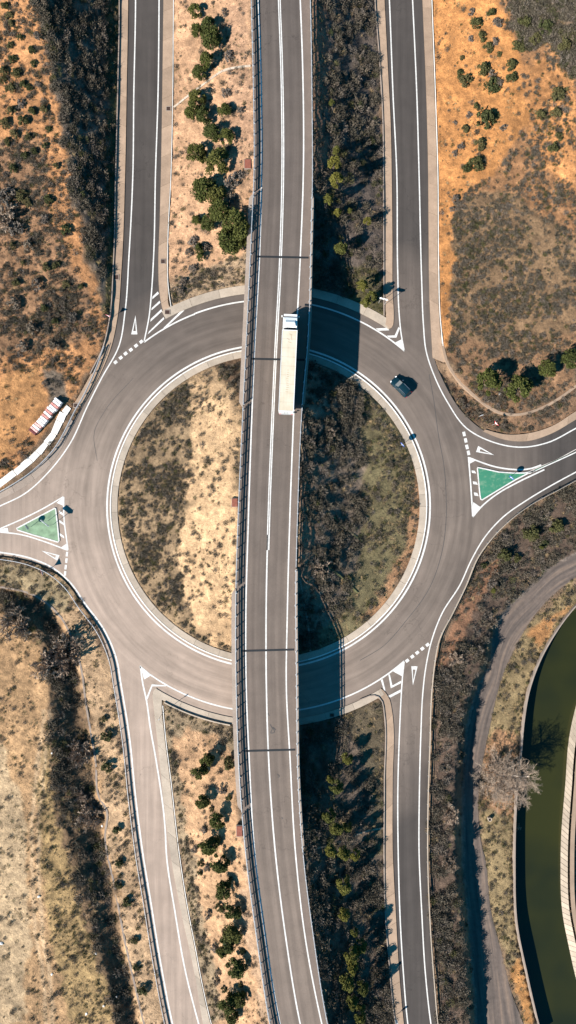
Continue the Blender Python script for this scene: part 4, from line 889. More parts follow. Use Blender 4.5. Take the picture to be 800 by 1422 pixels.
# ------------------------------------------------------------------ lorry
def lorry():
    f = W(403.0, 447, 10.5); r_ = W(397.3, 571, 10.5); d = (f-r_); rz = math.atan2(d.y, d.x)-math.pi/2
    base = W(397.3, 571, 10.5); base.z = 6.52
    e = empty('lorry', base, rz, label='long white articulated lorry with a cream trailer driving over the upper bridge', cat='lorry')
    white = plain('cab_paint', (.62, .62, .61, 1), .35, .05, spec=.5); cream = MT('trailer_roof', .6)
    c = cream.ramp(cream.noise(.5, 6), [(.35, (.42, .355, .26, 1)), (.65, (.48, .42, .33, 1))]); c = cream.mul(c, cream.noise(1, 3, cream.pos((3, .3, 1))), .95, 1.05); cream = cream.out(c)
    glass = plain('dark_glass', (.01, .03, .04, 1), .08, .05, spec=.6); frame = plain('chassis', (.05, .05, .055, 1), .6); grey = plain('grey_trim', (.3, .3, .3, 1), .5); stain = plain('rust_stain', (.28, .19, .11, 1), .8)
    Wd = 2.5; TL = 13.45
    bevel(MB().box((0, TL/2, 2.62), (Wd, TL, 2.72)).build('trailer_body', cream, e), .04)
    tr = MB()
    for x in (-Wd/2+.03, Wd/2-.03): tr.box((x, TL/2, 3.99), (.08, TL-.04, .05))
    for y in (.04, TL-.04): tr.box((0, y, 3.99), (Wd-.14, .08, .05))
    tr.build('roof_trim', white, e)
    for k in range(1, 9): MB().box((0, TL*k/9, 3.983), (Wd-.16, .03, .012)).build('roof_seam', M['conc2'], e)
    for k in range(11): MB().box((random.uniform(-.05, .05), 3.2+k*.36, 3.985), (.45-.02*k, .05, .012), random.uniform(-.1, .1)).build('roof_mark', stain, e)
    for (x, y, l, a) in ((.35, 12.2, .9, .2), (.1, 11.4, .6, 1.3), (-.15, 11.9, .5, .9), (.2, 12.7, .5, 1.2)): MB().box((x, y, 3.984), (.05, l, .012), a).build('roof_mark', stain, e)
    for s_ in (-1, 1):
        dr = bevel(MB().box((s_*.62, -.03, 2.62), (1.2, .06, 2.6)).build('rear_door', white, e), .015)
        MB().tube((s_*.25, -.09, 1.4), (s_*.25, -.09, 3.85), .02, n=6).build('locking_bar', M['rail'], dr)
        MB().box((s_*1.1, TL/2-1.2, .85), (.06, 5.5, .7)).build('side_guard', grey, e)
        MB().box((s_*1.0, -.05, .95), (.35, .06, .18)).build('tail_light', sg_red, e)
    MB().box((0, -.05, .6), (2.3, .12, .16)).build('rear_bumper', grey, e)
    MB().box((0, TL/2+.6, 1.05), (.9, TL+1.0, .32)).build('chassis', frame, e)
    def wheel(x, y):
        w_ = MB().tube((x-.17, y, .5), (x+.17, y, .5), .5, n=22).build('wheel', M['black'], e)
        MB().tube((x-.18 if x < 0 else x+.1, y, .5), (x-.1 if x < 0 else x+.18, y, .5), .26, n=16).build('rim', M['rail'], w_)
    for y in (1.6, 2.95, 4.3, TL-.6, TL+1.9+.5):
        for s_ in (-1, 1): wheel(s_*1.06, y)
    # cab
    y0 = TL+.55; y1 = y0+2.2; cb = MB(); hw = 1.23
    secs = [(y0, .9, 3.45), (y1-.35, .9, 3.5), (y1-.05, .9, 2.2), (y1, .9, 1.6)]
    P2 = [(y0, .8), (y1, .8), (y1+.02, 1.75), (y1-.1, 2.1), (y1-.5, 3.35), (y1-.9, 3.5), (y0, 3.5)]; k = len(P2)
    for s_ in (-1, 1): cb.v += [(s_*hw*(1 if z_ < 2.5 else .95), y, z_) for y, z_ in P2]
    cb.f = [tuple(range(k)), tuple(range(2*k-1, k-1, -1))]+[(i, (i+1) % k, k+(i+1) % k, k+i) for i in range(k)]
    cab = bevel(fixn(cb.build('cab', white, e)), .07, 3)
    ws = MB(); a_, b_ = Vector((0, y1-.12, 2.16)), Vector((0, y1-.49, 3.28)); nr = Vector((0, .95, .3)).normalized()*.02
    ws.v = [tuple(a_+nr+Vector((-1.1, 0, 0))), tuple(a_+nr+Vector((1.1, 0, 0))), tuple(b_+nr+Vector((1.05, 0, 0))), tuple(b_+nr+Vector((-1.05, 0, 0)))]; ws.f = [(0, 1, 2, 3)]
    o = fixn(ws.build('windscreen', glass, cab))
    for s_ in (-1, 1):
        MB().box((s_*1.235, y1-.85, 2.5), (.03, .8, .75)).build('side_window', glass, cab)
        MB().box((s_*1.42, y1-.15, 2.5), (.18, .12, .7)).build('mirror', white, cab)
        MB().box((s_*.9, y1+.03, 1.1), (.4, .05, .22)).build('headlight', sg_white, cab)
        MB().box((s_*1.0, TL-.6, .75), (.4, 1.5, .6)).build('fuel_tank', M['rail'], e) if False else None
    # roof deflector: a raised fairing that slopes forward
    df = MB(); q = [(-1.0, y0+.25, 3.48), (1.0, y0+.25, 3.48), (.85, y1-.95, 3.52), (-.85, y1-.95, 3.52), (-1.0, y0+.1, 3.98), (1.0, y0+.1, 3.98), (.8, y0+.75, 3.88), (-.8, y0+.75, 3.88)]
    df.v = q; df.f = [(0, 3, 2, 1), (4, 5, 6, 7), (0, 1, 5, 4), (1, 2, 6, 5), (2, 3, 7, 6), (3, 0, 4, 7)]; bevel(fixn(df.build('roof_deflector', white, cab)), .05, 2)
    MB().box((0, y1-.12, 3.2), (2.2, .34, .05)).build('sun_visor', white, cab)
    MB().box((0, y0-.16, 2.2), (2.1, .1, 2.2)).build('cab_back_panel', frame, cab); MB().box((0, TL+.27, 1.6), (1.4, .35, .5)).build('coupling', frame, e)
    MB().tube((.95, y0-.05, 1.2), (.95, y0-.05, 3.4), .07, n=8).build('exhaust', M['dark_rail'], e)
    bevel(MB().box((0, y1+.02, .65), (2.45, .2, .5)).build('front_bumper', white, cab), .05)
lorry()

# ------------------------------------------------------------------ car
def car():
    f = np.array([546.4, 526.6]); r_ = np.array([567.3, 547.8]); d = f-r_; rz = math.atan2(-d[1], d[0])-math.pi/2; ce = (f+r_)/2
    e = empty('car', W(*ce, .7), rz, label='dark blue estate car with a grey windscreen driving round the roundabout', cat='car'); e.location.z = .01
    body = plain('car_paint', (.004, .02, .03, 1), .35, .1, spec=.12); glass = plain('car_glass', (.01, .025, .03, 1), .05, .05, spec=.7); wgl = plain('windscreen_glass', (.16, .16, .15, 1), .15, .1, spec=.6); chrome = plain('chrome', (.6, .6, .6, 1), .25, .05, metal=.9)
    # loft of cross sections along the length: (y, half width, z low, z top)
    def loft(secs, m, nm, par, tum=.9):
        mb = MB()
        for (y, hw, zl, zt) in secs:
            mb.v += [(-hw*.92, y, zl), (-hw, y, zl+(zt-zl)*.35), (-hw*tum, y, zt-.05), (-hw*tum*.85, y, zt), (hw*tum*.85, y, zt), (hw*tum, y, zt-.05), (hw, y, zl+(zt-zl)*.35), (hw*.92, y, zl)]
        k = 8; n = len(secs)
        for i in range(n-1):
            for j in range(k): a = i*k+j; b = i*k+(j+1) % k; mb.f.append((a, b, b+k, a+k))
        mb.f += [tuple(range(k)), tuple(range((n-1)*k, n*k))[::-1]]
        return smooth(bevel(fixn(mb.build(nm, m, par)), .03))
    b = loft([(-2.02, .72, .35, .82), (-1.95, .82, .25, .95), (-1.4, .88, .22, 1.0), (0, .89, .22, 1.0), (.75, .89, .22, .98), (1.35, .87, .22, .88), (1.8, .80, .25, .74), (2.02, .66, .33, .62)], body, 'body', e)
    loft([(-1.93, .74, .93, 1.02), (-1.62, .74, .93, 1.42), (-1.2, .75, .93, 1.5), (-.2, .76, .93, 1.52), (.25, .75, .93, 1.47), (.95, .72, .93, .99)], body, 'cabin', e, .86)
    def quad(pts, m, nm, par): q = MB(); q.v = pts; q.f = [(0, 1, 2, 3)]; return fixn(q.build(nm, m, par))
    quad([(-.62, .98, 1.02), (.62, .98, 1.02), (.54, .33, 1.50), (-.54, .33, 1.50)], wgl, 'windscreen', e); quad([(-.55, -1.97, 1.06), (.55, -1.97, 1.06), (.5, -1.66, 1.44), (-.5, -1.66, 1.44)], glass, 'rear_window', e)
    for s_ in (-1, 1):
        quad([(s_*.775, .55, 1.03), (s_*.775, -.35, 1.03), (s_*.68, -.35, 1.45), (s_*.68, .12, 1.45)], glass, 'side_window', e)
        quad([(s_*.775, -.42, 1.03), (s_*.775, -1.5, 1.03), (s_*.68, -1.45, 1.43), (s_*.68, -.42, 1.45)], glass, 'side_window', e)
        MB().box((s_*.60, -.7, 1.545), (.05, 1.6, .04)).build('roof_rail', chrome, e)
        bevel(MB().box((s_*.99, .55, .98), (.2, .12, .14)).build('mirror', chrome, e), .03)
        MB().box((s_*.62, 1.93, .66), (.30, .14, .12), -s_*.35).build('headlight', sg_white, e); MB().box((s_*.68, -1.99, .82), (.2, .06, .2)).build('tail_light', sg_red, e)
        for y in (1.28, -1.25):
            wq = MB().tube((s_*.72, y, .31), (s_*.91, y, .31), .31, n=20).build('wheel', M['black'], e); MB().tube((s_*.86, y, .31), (s_*.92, y, .31), .19, n=14).build('rim', chrome, wq)
    MB().box((0, 2.0, .5), (.9, .06, .12)).build('grille', chrome, e); MB().box((0, -2.02, .45), (1.3, .08, .1)).build('rear_bumper', chrome, e)
car()

# ------------------------------------------------------------------ plants
def leaf(mb, c, s, up=.5):
    n = Vector((random.gauss(0, 1), random.gauss(0, 1), random.gauss(up, 1))).normalized(); u = n.orthogonal().normalized(); v = n.cross(u)
    a = random.uniform(0, 6.28); u, v = u*math.cos(a)+v*math.sin(a), v*math.cos(a)-u*math.sin(a); c = Vector(c)
    mb.add([c-u*s*.5, c+v*s*.35, c+u*s*.6, c-v*s*.35], [(0, 1, 2, 3)])
def crown_mesh(name, m, seed, R_=1.0, hh=1.6, lobes=15, per=95, ls=.16):
    random.seed(seed); mb = MB(); cs = []
    for i in range(lobes):
        a = random.uniform(0, 6.28); r = R_*math.sqrt(random.random())*.8; z_ = hh*(.30+.62*(1-(r/R_)**1.4)*random.uniform(.75, 1.05)); cs.append((r*math.cos(a), r*math.sin(a), z_, random.uniform(.18, .40)*R_))
    for x, y, z_, q in cs:
        for j in range(per):
            d = Vector((random.gauss(0, 1), random.gauss(0, 1), random.gauss(.15, .9))).normalized()*q*random.uniform(.55, 1.08)
            leaf(mb, (x+d.x, y+d.y, max(.05, z_+d.z*.9)), ls*random.uniform(.6, 1.3), .9)
    return mb.mesh(name, m)
def trunk_mesh(seed, h=1.3):
    random.seed(seed); mb = MB(); mb.tube((0, 0, -.3), (0.03, 0, h*.6), .09, .06, 7); mb.tube((.03, 0, h*.6), (.0, .05, h*1.05), .06, .02, 6)
    for k in range(6):
        a = k*1.05+random.random(); z_ = h*random.uniform(.3, .8); mb.tube((.02, 0, z_), (math.cos(a)*.55, math.sin(a)*.55, z_+.3), .035, .012, 5)
    return mb.mesh('trunk', M['bark'])
trunks = [trunk_mesh(s_) for s_ in (1, 2, 3)]
crowns = {k: [crown_mesh('crown', M[m], 10+i, 1.0, hh, lo, pe, ls) for i in range(nv)] for k, m, nv, hh, lo, pe, ls in
          (('pine', 'pine', 6, 2.1, 26, 130, .135), ('olive', 'olive', 5, 3.2, 28, 120, .14), ('shrub', 'shrub', 6, 1.1, 16, 60, .2), ('grey', 'greyshrub', 4, 1.0, 12, 42, .2))}
stem = MB().tube((0, 0, -.3), (0, 0, .45), .07, .03, 5); [stem.tube((0, 0, .1), (math.cos(a)*.5, math.sin(a)*.5, .6), .03, .01, 4) for a in (0, 1.3, 2.5, 3.8, 5)]; stem_me = stem.mesh('stem', M['bark'])
cnt = {}
def plant(kind, px, py, r, lab, cat, name, grp):
    i = cnt[kind] = cnt.get(kind, 0)+1; rm = r/S*{'pine': 1.12, 'olive': .98 if py > 1000 else .8}.get(kind, 1.0); hh = {'pine': 2.1, 'olive': 3.2, 'shrub': 1.1, 'grey': 1.0}[kind]*rm
    hh *= 1.25 if kind == 'olive' else 1; zg = float(G(px, py)); k = zg+hh*.6; p = W(px, py, k)
    # ground height under the plant's own foot
    qx = 400+p.x*S*H/(H-zg); qy = 711-p.y*S*H/(H-zg); zg = float(G(qx, qy))
    e = empty(name, (p.x, p.y, zg-.05), random.uniform(0, 6.28), label=lab, cat=cat, group=grp); 
    tree = kind in ('pine', 'olive')
    o = bpy.data.objects.new('trunk' if tree else 'stem', random.choice(trunks) if tree else stem_me); C.objects.link(o); o.parent = e; o.scale = (rm,)*3
    o = bpy.data.objects.new('crown' if tree else 'foliage', crowns[kind][i % len(crowns[kind])]); C.objects.link(o); o.parent = e
    s_ = random.uniform(.92, 1.08); o.scale = (rm*s_, rm*random.uniform(.9, 1.1), rm*random.uniform(.9, 1.12)*(1.3 if kind == 'olive' else 1)); return e
rows = [
 ('pine', 'pine_tree', 'tree', 'left of the upper main road', 'pines on the upper left sandy slope', 'dark green pine',
  [(271,15,9),(274,42,9),(290,36,11),(293,52,14),(288.6,84,11),(277,99.5,10),(275,135,11),(268,152,11),(283.6,160,11),(312,152,9),(295,182,12),(315,189,10),(272,212.6,13),(302,223,16),(283,262,16),(300,268,14),(305.5,290,15),(290,307,10),(273.4,304,7),(327.4,310,17),(318,334,16),(331,336,12),(276,345,7),(279,356,6)]),
 ('grey', 'grey_shrub', 'shrub', 'left of the upper main road', 'grey shrubs on the upper left sandy slope', 'grey dry shrub',
  [(312,17,6),(318,78,9),(314,128,8),(335,152,6),(324,250,13),(322,275,10),(268,335,8),(262,350,6),(268,372,7),(285,345,8),(255,390,6),(249,402,7)]),
 ('olive', 'young_pine', 'tree', 'right of the upper main road', 'yellow green pines on the upper dark slope', 'yellow green young pine',
  [(461,142,5),(464,226,11),(467,209,7),(467.5,250,13),(455.7,275.5,9),(469,294,7),(486,291,5),(474,343,12),(510,307,7),(503,395,10),(516,412,11),(508,420,8)]),
 ('olive', 'young_pine', 'tree', 'right of the lower main road', 'yellow green pines on the lower dark slope', 'yellow green young pine',
  [(482.7,1054.6,8),(467.5,1095,10),(459,1083,6),(457.4,1134,10),(467.5,1152.5,10),(482.7,1149,7),(460,1181,9),(478,1184.6,9),(493,1186,8),(478.3,1232.6,11),(478.3,1270.4,8),(492,1293.4,6),(501,1313.6,9),(489.4,1327,11),(489.4,1342,9),(482.7,1367.6,11),(503,1371,10),(489,1391,9),(499.6,1408,11)]),
 ('pine', 'pine_tree', 'tree', 'left of the lower main road', 'pines on the lower left sandy slope', 'dark green pine',
  [(287,1057,9),(277,1073,10),(282,1113.7,9),(302,1140.7,11),(288.6,1172.7,13),(305.5,1199,12),(310.6,1237.7,12),(322.4,1266.4,11),(322.4,1296.8,12),(315.6,1312,11),(309.5,1322,8),(327.4,1345.7,13),(318,1394,14),(333,1390,10),(322,1412,9)]),
 ('shrub', 'round_shrub', 'shrub', 'left of the lower main road', 'small shrubs on the lower left sandy slope', 'small dark shrub',
  [(317,1061,9),(293.7,1124,4),(305,1261,7),(279,1199,6),(278,1212,4.5),(320,1221,4),(311,1374.4,5),(337,1322,5),(334,1368,4),(318,1108,5)]),
 ('grey', 'grey_shrub', 'shrub', 'left of the lower main road', 'grey shrubs on the lower left sandy slope', 'grey dry shrub',
  [(308,1098,7),(282.5,1152.5,6),(270,1179.5,6),(288.6,1205.6,6),(288.6,1270.4,7),(297,1317,7),(303,1350,5),(300,1362,6)]),
 ('pine', 'pine_tree', 'tree', 'above the right exit', 'pines above the right exit', 'dense round pine',
  [(680,530,17),(722,539,17),(761,510,12),(794,498,13)]),
 ('shrub', 'dark_bush', 'shrub', 'above the gravel track', 'bushes above the gravel track', 'dark green bush',
  [(700,770,11),(739,740,13),(776,732,11),(718,775,7),(672,785,5),(755,755,7)]),
 ('olive', 'bright_bush', 'shrub', 'above the gravel track', 'bright bushes above the gravel track', 'small bright green bush', [(685,820,5),(752,760,4)]),
 ('shrub', 'round_shrub', 'shrub', 'on the orange sand bank', 'shrubs on the orange sand bank', 'dark round shrub',
  [(683.6,17,7),(662.6,30,9),(670,50,7),(678.5,64,8),(694,74,4),(642,80,4),(712,88.4,8),(672,94.5,10),(638.7,102,6),(712,106,8),(646.4,111,10),(683.6,116.4,12),(661.6,147.5,6),(675,163.7,15),(646.4,178,6),(666.7,199,9),(662,226,11),(648,232,8)]),
 ('shrub', 'round_shrub', 'shrub', 'on the upper right hillside', 'shrubs on the upper right hillside', 'dark shrub',
  [(776,130,10),(752.7,158,8),(773,153.5,8),(777,189,6),(769.6,204,8),(745,52,9),(722,62,9),(731,30,10),(760,35,11),(785,60,9)]),
 ('grey', 'grey_shrub', 'shrub', 'on the orange sand bank', 'grey shrubs on the orange sand bank', 'grey brown shrub',
  [(655.5,15,6),(693,30,8),(654,53,5),(688,56,6),(684,104,7),(694,113,7),(652,159,5),(632,170,4),(641,202.5,6),(632,212,5),(634,276,7),(629,290,5),(700,176,6)]),
 ('shrub', 'round_shrub', 'shrub', 'on the upper left hillside', 'shrubs on the upper left hillside', 'olive round shrub',
  [(7,7,6),(12.5,21,6),(16,31,5),(27,51,5),(13.5,62,5),(44,69,6),(17,81,6),(47,88,5),(4,98,7),(22,100,7),(4,110,6),(14,122,8),(32,117,6),(40,121,5),(15,153,7),(44,153,6),(61,150,6),(6,170,8),(31,167,8),(20,184,7),(39,189,6),(10,196,6),(67,179,5),(34,216,6),(47,209,5),(62,202,5),(78,229,5),(18,233,7),(29,270,9),(37,280,7),(67,277,7),(91,319,8),(17,340,6),(64,371,7),(77,368,6),(32,365,5),(22,392,6),(91,395,6),(113,398,5),(61,427,6),(76,446,5)]),
 ('grey', 'grey_shrub', 'shrub', 'on the upper left hillside', 'grey shrubs on the upper left hillside', 'grey dry shrub',
  [(52,49,7),(28,143,7),(53,117,5),(62,303,7),(8,270,12),(20,315,12),(40,340,8),(50,395,9),(18,420,10),(100,440,8),(45,455,9),(75,480,8),(30,480,9),(62,532,5)]),
 ('shrub', 'dark_bush', 'shrub', 'beside the lower left slip road', 'bushes beside the lower left slip road', 'dark bush',
  [(148,1023,9),(149,1066,9),(145,999,5),(161,1152,7),(165,1199,6),(164,1230,6),(176,1254,7),(187,1307,6),(189,1344,6),(198,1375,8)]),
]
for kind, name, cat, where, grp, adj, L in rows:
    L = sorted(L, key=lambda q: q[1]); rmax = max(q[2] for q in L)
    for i, (x, y, r) in enumerate(L):
        size = 'big ' if r > .8*rmax else 'small ' if r < .5*rmax and 'small' not in adj else ''
        suf = f', {ords[i]} from top' if i < len(ords) else f', {ords[len(L)-1-i]} from bottom'
        plant(kind, x, y, r, size+adj+' '+where+suf, cat, name, grp)

# bare trees
def bare_mesh(seed, nmain, length, lvl, spread, m, up=.55, r0=.09, rmin=.011):
    random.seed(seed); mb = MB(); tips = []
    def br(p, d, l, r, k):
        n = 3 if k > 1 else 2; q = p
        for i in range(n):
            d2 = (d+Vector((random.gauss(0, .16), random.gauss(0, .16), random.gauss(.02, .1)))).normalized(); e_ = q+d2*l/n
            mb.tube(q, e_, max(r*(1-i/n*.5), rmin), max(r*(1-(i+1)/n*.5), rmin), 3 if k < 3 else 5, False); q = e_; d = d2
            if k > 0:
                for _ in range(2 if k > 1 else 3):
                    a = random.uniform(.35, .95); ax_ = Vector((random.gauss(0, 1), random.gauss(0, 1), random.gauss(0, .7))).normalized()
                    br(q, (d*math.cos(a)+ax_*math.sin(a)*spread).normalized(), l*random.uniform(.45, .68), r*.5, k-1)
    for i in range(nmain):
        a = 6.28*i/nmain+random.uniform(-.3, .3); br(Vector((0, 0, 0)), Vector((math.cos(a)*spread, math.sin(a)*spread, up*random.uniform(.5, 1.6))).normalized(), length*random.uniform(.7, 1.1), r0, lvl)
    return mb.mesh('branches', m)
bare = [bare_mesh(s_, 7, .62, 3, 1.0, M['twig'], .6, .05, .016) for s_ in (41, 42, 43)]
for i, (x, y, r, lab) in enumerate(((115,1045,20,'round bare grey tree by the ditch wall, uppermost of two big ones'), (127,1135,17,'round bare brown grey tree in the dark ditch, lowest of the bare trees'), (90,905,26,'wide bare grey bush at the bend of the dark ditch'), (20,868,24,'pale bare tree at the left edge above the field'), (111,1106,9,'small pale bare bush between two larger bare trees in the ditch'),
        (62,925,16,'bare bush on the field edge below the ditch bend'), (560-100,602,8,'pale bare bush on the dark half of the centre island near the lorry'), (449,790,12,'pale bare bush beside the lower mossy drain chute'), (5,300,16,'bare grey tree on the sandy hillside at the left edge'), (716,1178-30,7,'small bare bush on the left canal bank below the big bare tree'), (632,915,10,'bare grey bush on the bank below the right guard rail'), (628,1130,12,'bare grey bush in the dark bank right of the lower right slip road'), (626,1200,11,'bare grey bush lower down the dark bank right of the lower right slip road'))):
    zg = float(G(x, y)); rm = r/S; p = W(x, y, zg+rm*.5); e = empty('bare_tree', (p.x, p.y, zg-.05), i*1.1, label=lab, cat='tree', group='bare trees and bushes')
    o = bpy.data.objects.new('branches', bare[i % 3]); C.objects.link(o); o.parent = e; o.scale = (rm*1.05, rm*1.05, rm*1.7)
    o = bpy.data.objects.new('trunk', stem_me); C.objects.link(o); o.parent = e; o.scale = (rm*.5, rm*.5, rm*.9)
# the big leaning bare tree beside the canal
bx, by = 687, 1069; zg = float(G(bx, by)); base = W(bx, by, zg)
e = empty('large_bare_tree', base, label='large bare tree with a leaning pale trunk between the gravel track and the canal', cat='tree')
random.seed(5); tk = MB(); pts = [Vector((0, 0, -.2)), Vector((.9, .1, 1.4)), Vector((2.2, .1, 2.8)), Vector((3.6, .15, 3.8)), Vector((4.9, .5, 4.5))]
for i in range(4): tk.tube(pts[i], pts[i+1], .2-.035*i, .165-.035*i, 8)
tk.tube(pts[0], (.9, .7, 1.6), .12, .06, 6); tk.tube(pts[1], (1.4, -1.6, 2.4), .09, .05, 6); tk.tube(pts[2], (3.1, -1.2, 3.6), .07, .03, 6); tk.tube(pts[0], (-1.2, .5, 1.4), .09, .04, 6); tk.tube((1.4, -1.6, 2.4), (2.8, -3.1, 3.3), .06, .03, 6)
tk.build('trunk', M['palebark'], e)
bmx = [bare_mesh(60+i, 6, 2.6, 3, 1.0, M['twig'], .5, .08, .012) for i in range(3)]
for i, (x, y, z_, s_) in enumerate(((0, 0, .3, 1.2), (.9, .7, 1.6, .8), (1.4, -1.6, 2.2, 1.0), (3.6, .15, 3.6, .85), (4.6, .4, 4.2, .6), (2.9, -3.0, 3.0, .75), (-1.1, .4, 1.3, .9), (2.2, .1, 2.8, .9), (.2, -2.6, .6, .9))):
    o = bpy.data.objects.new('branches', bmx[i % 3]); C.objects.link(o); o.parent = e; o.location = (x, y, z_); o.scale = (s_,)*3; o.rotation_euler = (0, 0, i*1.3)

# ------------------------------------------------------------------ ground cover, as uncountable stuff
def tuft(kind, seed):
    random.seed(seed); mb = MB()
    if kind == 'scrub':
        for i in range(120):
            a = random.uniform(0, 6.28); r = math.sqrt(random.random())*.85; leaf(mb, (r*math.cos(a), r*math.sin(a), random.uniform(.1, .95)*(1-.5*r)), random.uniform(.11, .25), .8)
        for i in range(22):
            a = random.uniform(0, 6.28); d = Vector((math.cos(a)*random.uniform(.4, 1), math.sin(a)*random.uniform(.4, 1), random.uniform(.5, 1.1))); mb.tube((0, 0, 0), d, .03, .012, 3, False)
    else:
        for i in range(30):
            a = random.uniform(0, 6.28); b = random.uniform(0, .5); p = Vector((math.cos(a)*b, math.sin(a)*b, 0)); d = Vector((math.cos(a), math.sin(a), 0))*random.uniform(.3, .8)+Vector((0, 0, random.uniform(.3, .8))); s_ = Vector((-math.sin(a), math.cos(a), 0))*.05
            mb.add([p-s_, p+s_, p+d], [(0, 1, 2)])
    return mb
def cover(name, lab, mats, kind, X, Y, R_, zsc=1.0):
    """one object that places tufts on its points with geometry nodes"""
    z_ = G(X, Y); V = Wn(X, Y, z_); me = bpy.data.meshes.new(name); me.vertices.add(len(V)); me.vertices.foreach_set('co', V.ravel())
    me.attributes.new('size', 'FLOAT', 'POINT').data.foreach_set('value', R_)
    me.attributes.new('turn', 'FLOAT', 'POINT').data.foreach_set('value', rng.random(len(V))*6.28)
    me.attributes.new('pick', 'INT', 'POINT').data.foreach_set('value', rng.integers(0, 4, len(V)).astype(np.int32))
    o = bpy.data.objects.new(name, me); C.objects.link(o); tag(o, lab, 'vegetation', kind='stuff')
    ng = bpy.data.node_groups.new(name, 'GeometryNodeTree'); ng.interface.new_socket('Geometry', in_out='INPUT', socket_type='NodeSocketGeometry'); ng.interface.new_socket('Geometry', in_out='OUTPUT', socket_type='NodeSocketGeometry')
    N = ng.nodes; gi = N.new('NodeGroupInput'); go = N.new('NodeGroupOutput'); jn = N.new('GeometryNodeGeometryToInstance'); 
    jo = N.new('GeometryNodeJoinGeometry')
    for i in range(4):
        src = bpy.data.objects.new(name+'_tuft', tuft(kind, 90+i).mesh(name+'_tuft', M[mats[i % len(mats)]]))
        oi = N.new('GeometryNodeObjectInfo'); oi.inputs['Object'].default_value = src; oi.inputs['As Instance'].default_value = True
        ip = N.new('GeometryNodeInstanceOnPoints'); pa = N.new('GeometryNodeInputNamedAttribute'); pa.data_type = 'INT'; pa.inputs[0].default_value = 'pick'
        cp = N.new('FunctionNodeCompare'); cp.data_type = 'INT'; cp.operation = 'EQUAL'; ng.links.new(pa.outputs[0], cp.inputs[2]); cp.inputs[3].default_value = i
        sa = N.new('GeometryNodeInputNamedAttribute'); sa.data_type = 'FLOAT'; sa.inputs[0].default_value = 'size'
        cx = N.new('ShaderNodeCombineXYZ'); ml = N.new('ShaderNodeMath'); ml.operation = 'MULTIPLY'; ml.inputs[1].default_value = zsc
        ng.links.new(sa.outputs[0], cx.inputs[0]); ng.links.new(sa.outputs[0], cx.inputs[1]); ng.links.new(sa.outputs[0], ml.inputs[0]); ng.links.new(ml.outputs[0], cx.inputs[2])
        ta = N.new('GeometryNodeInputNamedAttribute'); ta.data_type = 'FLOAT'; ta.inputs[0].default_value = 'turn'; c2 = N.new('ShaderNodeCombineXYZ'); ng.links.new(ta.outputs[0], c2.inputs[2])
        ng.links.new(gi.outputs[0], ip.inputs['Points']); ng.links.new(cp.outputs[0], ip.inputs['Selection']); ng.links.new(oi.outputs['Geometry'], ip.inputs['Instance'])
        ng.links.new(c2.outputs[0], ip.inputs['Rotation']); ng.links.new(cx.outputs[0], ip.inputs['Scale']); ng.links.new(ip.outputs[0], jo.inputs[0])
    ng.links.new(jo.outputs[0], go.inputs[0]); md = o.modifiers.new('cover', 'NODES'); md.node_group = ng
    return o
N0 = 520000; X = rng.uniform(-20, 820, N0); Y = rng.uniform(-20, 1442, N0)
area = 840*1462/S/S; dens0 = N0/area
ok = ~(inside(outer, X, Y) & ((X-CX)**2+(Y-CY)**2 > 219**2)) & ~(((X-CX)**2+(Y-CY)**2 > 209**2) & ((X-CX)**2+(Y-CY)**2 < 219.5**2))
ok &= ~(onpath(X, Y) | onpath(X+3.5, Y) | onpath(X-3.5, Y) | onpath(X, Y+2.5) | onpath(X, Y-2.5))
def band(poly):
    global ok; ok &= ~inside(poly, X, Y)
band(np.concatenate([at(Lb, -3), at(Rb, 3)[::-1]]))
band(track); band(np.concatenate([cnL-[2, 0], (cnO+[9, 0])[::-1]])); 
band(np.concatenate([off(cr([(96,565),(88,574),(74,602),(52,629),(20,657),(-30,690)]), -5), off(cr([(96,565),(88,574),(74,602),(52,629),(20,657),(-30,690)]), 5)[::-1]]))
band(np.array([(84,548),(92,556),(52,606),(42,598)])); band(np.concatenate([off(lip, -2.5), off(lip, 2.5)[::-1]])); band(np.concatenate([off(dlip, -2), off(dlip, 2)[::-1]]))
X = X[ok]; Y = Y[ok]; zi2 = zone_of(X, Y); u = rng.random(len(X)); clump = fbm(X, Y, 30, 71)*.6+fbm(X, Y, 9, 81, 2)*.4
clump = np.clip((clump-.35)*4.5, 0.08, 2.1)
dd = np.array([q[2] for q in Zn])*2.0; dd[[5, 10, 23, 30, 38]] *= .5; dd[35] *= .3; dd[20] *= 1.5; dd[21] *= .75; dd[[32, 33]] *= .5; dd[34] *= .6; D = dd[zi2]*clump[:, None]/dens0; Dc_ = np.cumsum(D, 1)
s1 = u < Dc_[:, 0]; s2 = (u >= Dc_[:, 0]) & (u < Dc_[:, 1]); s3 = (u >= Dc_[:, 1]) & (u < Dc_[:, 2])
big = np.isin(zi2, [5, 10, 15, 23, 30, 35, 38])*1.0
sz = lambda m_, a, b: (a+(b*1.45-a)*rng.random(m_.sum())**3.2)*(1+.8*big[m_])
cover('dry_scrub', 'low grey brown scrub covering the slopes and banks', ['scrub', 'scrub', 'greyshrub', 'scrub'], 'scrub', X[s1], Y[s1], sz(s1, .12, .46))
cover('green_scrub', 'low olive green scrub covering the slopes and banks', ['scrubg', 'shrub', 'scrubg', 'scrub'], 'scrub', X[s2], Y[s2], sz(s2, .10, .38))
cover('dry_grass', 'tufts of dry yellow grass over the fields and slopes', ['drygrass', 'drygrass', 'scrubg', 'drygrass'], 'grass', X[s3], Y[s3], sz(s3, .14, .4), .6)
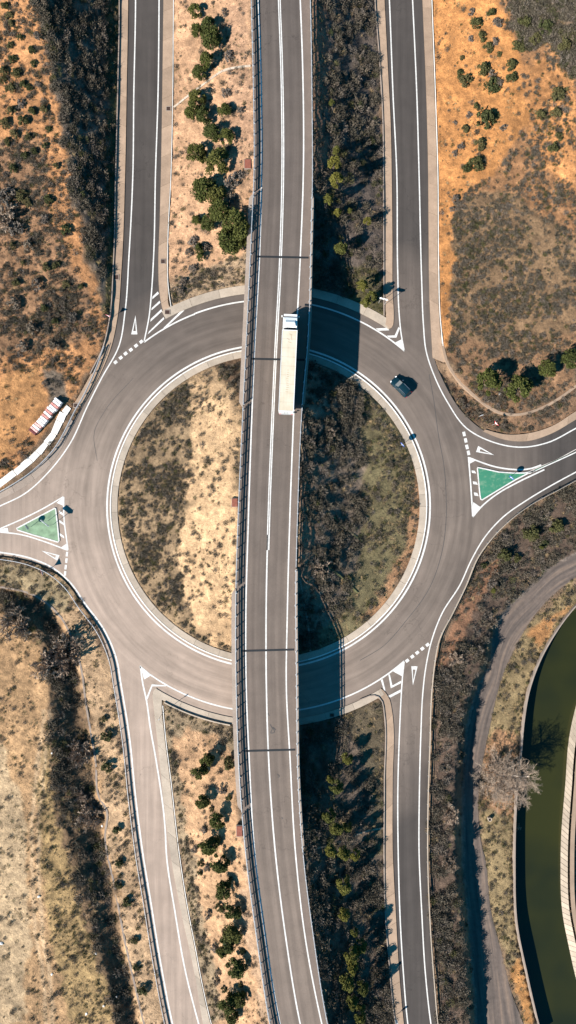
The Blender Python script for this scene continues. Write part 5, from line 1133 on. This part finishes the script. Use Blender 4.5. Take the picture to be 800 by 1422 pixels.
print('tufts', s1.sum(), s2.sum(), s3.sum())
# loose stones and litter
st = MB(); random.seed(3)
rock = []
for k in range(4):
    bm = bmesh.new(); bmesh.ops.create_icosphere(bm, subdivisions=1, radius=1)
    for v in bm.verts: v.co *= random.uniform(.7, 1.15); v.co.z *= .6
    me = bpy.data.meshes.new('rock'); bm.to_mesh(me); bm.free(); me.materials.append(M['white_conc']); rock.append(me)
spots = [((54,1245),4,'flat round white stone on the lower left field'), ((72,1353),3,'white stone in the lower middle of the field'), ((133,1324),3,'white stone at the field edge above the ditch'), ((144,1397),3.2,'white stone low at the field edge'), ((120,1408),3.5,'long pale block near the bottom of the field'), ((142,1147),3,'pale stone by the wall of the ditch'), ((116,1108),3,'pale stone in the ditch below the small bare bush'), ((158,1287),2.4,'white stone in the ditch, halfway down'), ((162,1384),2.6,'white stone at the ditch edge'), ((694,547),2.6,'white stone between the two biggest right hand pines'), ((72,1046),2.5,'white stone near the bare trees at the field edge'), ((427,807),1.8,'white stone under the main road in the centre island'), ((2,1310),5,'pale rubble at the left edge of the field')]
for i, ((x, y), r, lab) in enumerate(spots):
    zq = float(G(x, y)); o = bpy.data.objects.new('stone', rock[i % 4]); C.objects.link(o); o.location = W(x, y, zq+.1); o.scale = (r/S/1.6, r/S/1.6*random.uniform(.6, 1), r/S/1.8); o.rotation_euler = (0, 0, i); tag(o, lab, 'stone', 'loose stones')
o = empty('concrete_ring', W(679, 1136, float(G(679, 1136))), label='small round concrete pipe standing in the grass beside the gravel track', cat='pipe')
mb = MB(); n = 18
for r, z_ in ((.36, -.2), (.36, .7), (.26, .7), (.26, -.1)): mb.v += [(r*math.cos(2*math.pi*i/n), r*math.sin(2*math.pi*i/n), z_) for i in range(n)]
for k in range(3): mb.f += [(k*n+i, k*n+(i+1) % n, (k+1)*n+(i+1) % n, (k+1)*n+i) for i in range(n)]
fixn(mb.build('pipe_wall', M['conc2'], o)); MB().tube((0, 0, -.1), (0, 0, .0), .26, n=18).build('pipe_floor', M['black'], o)
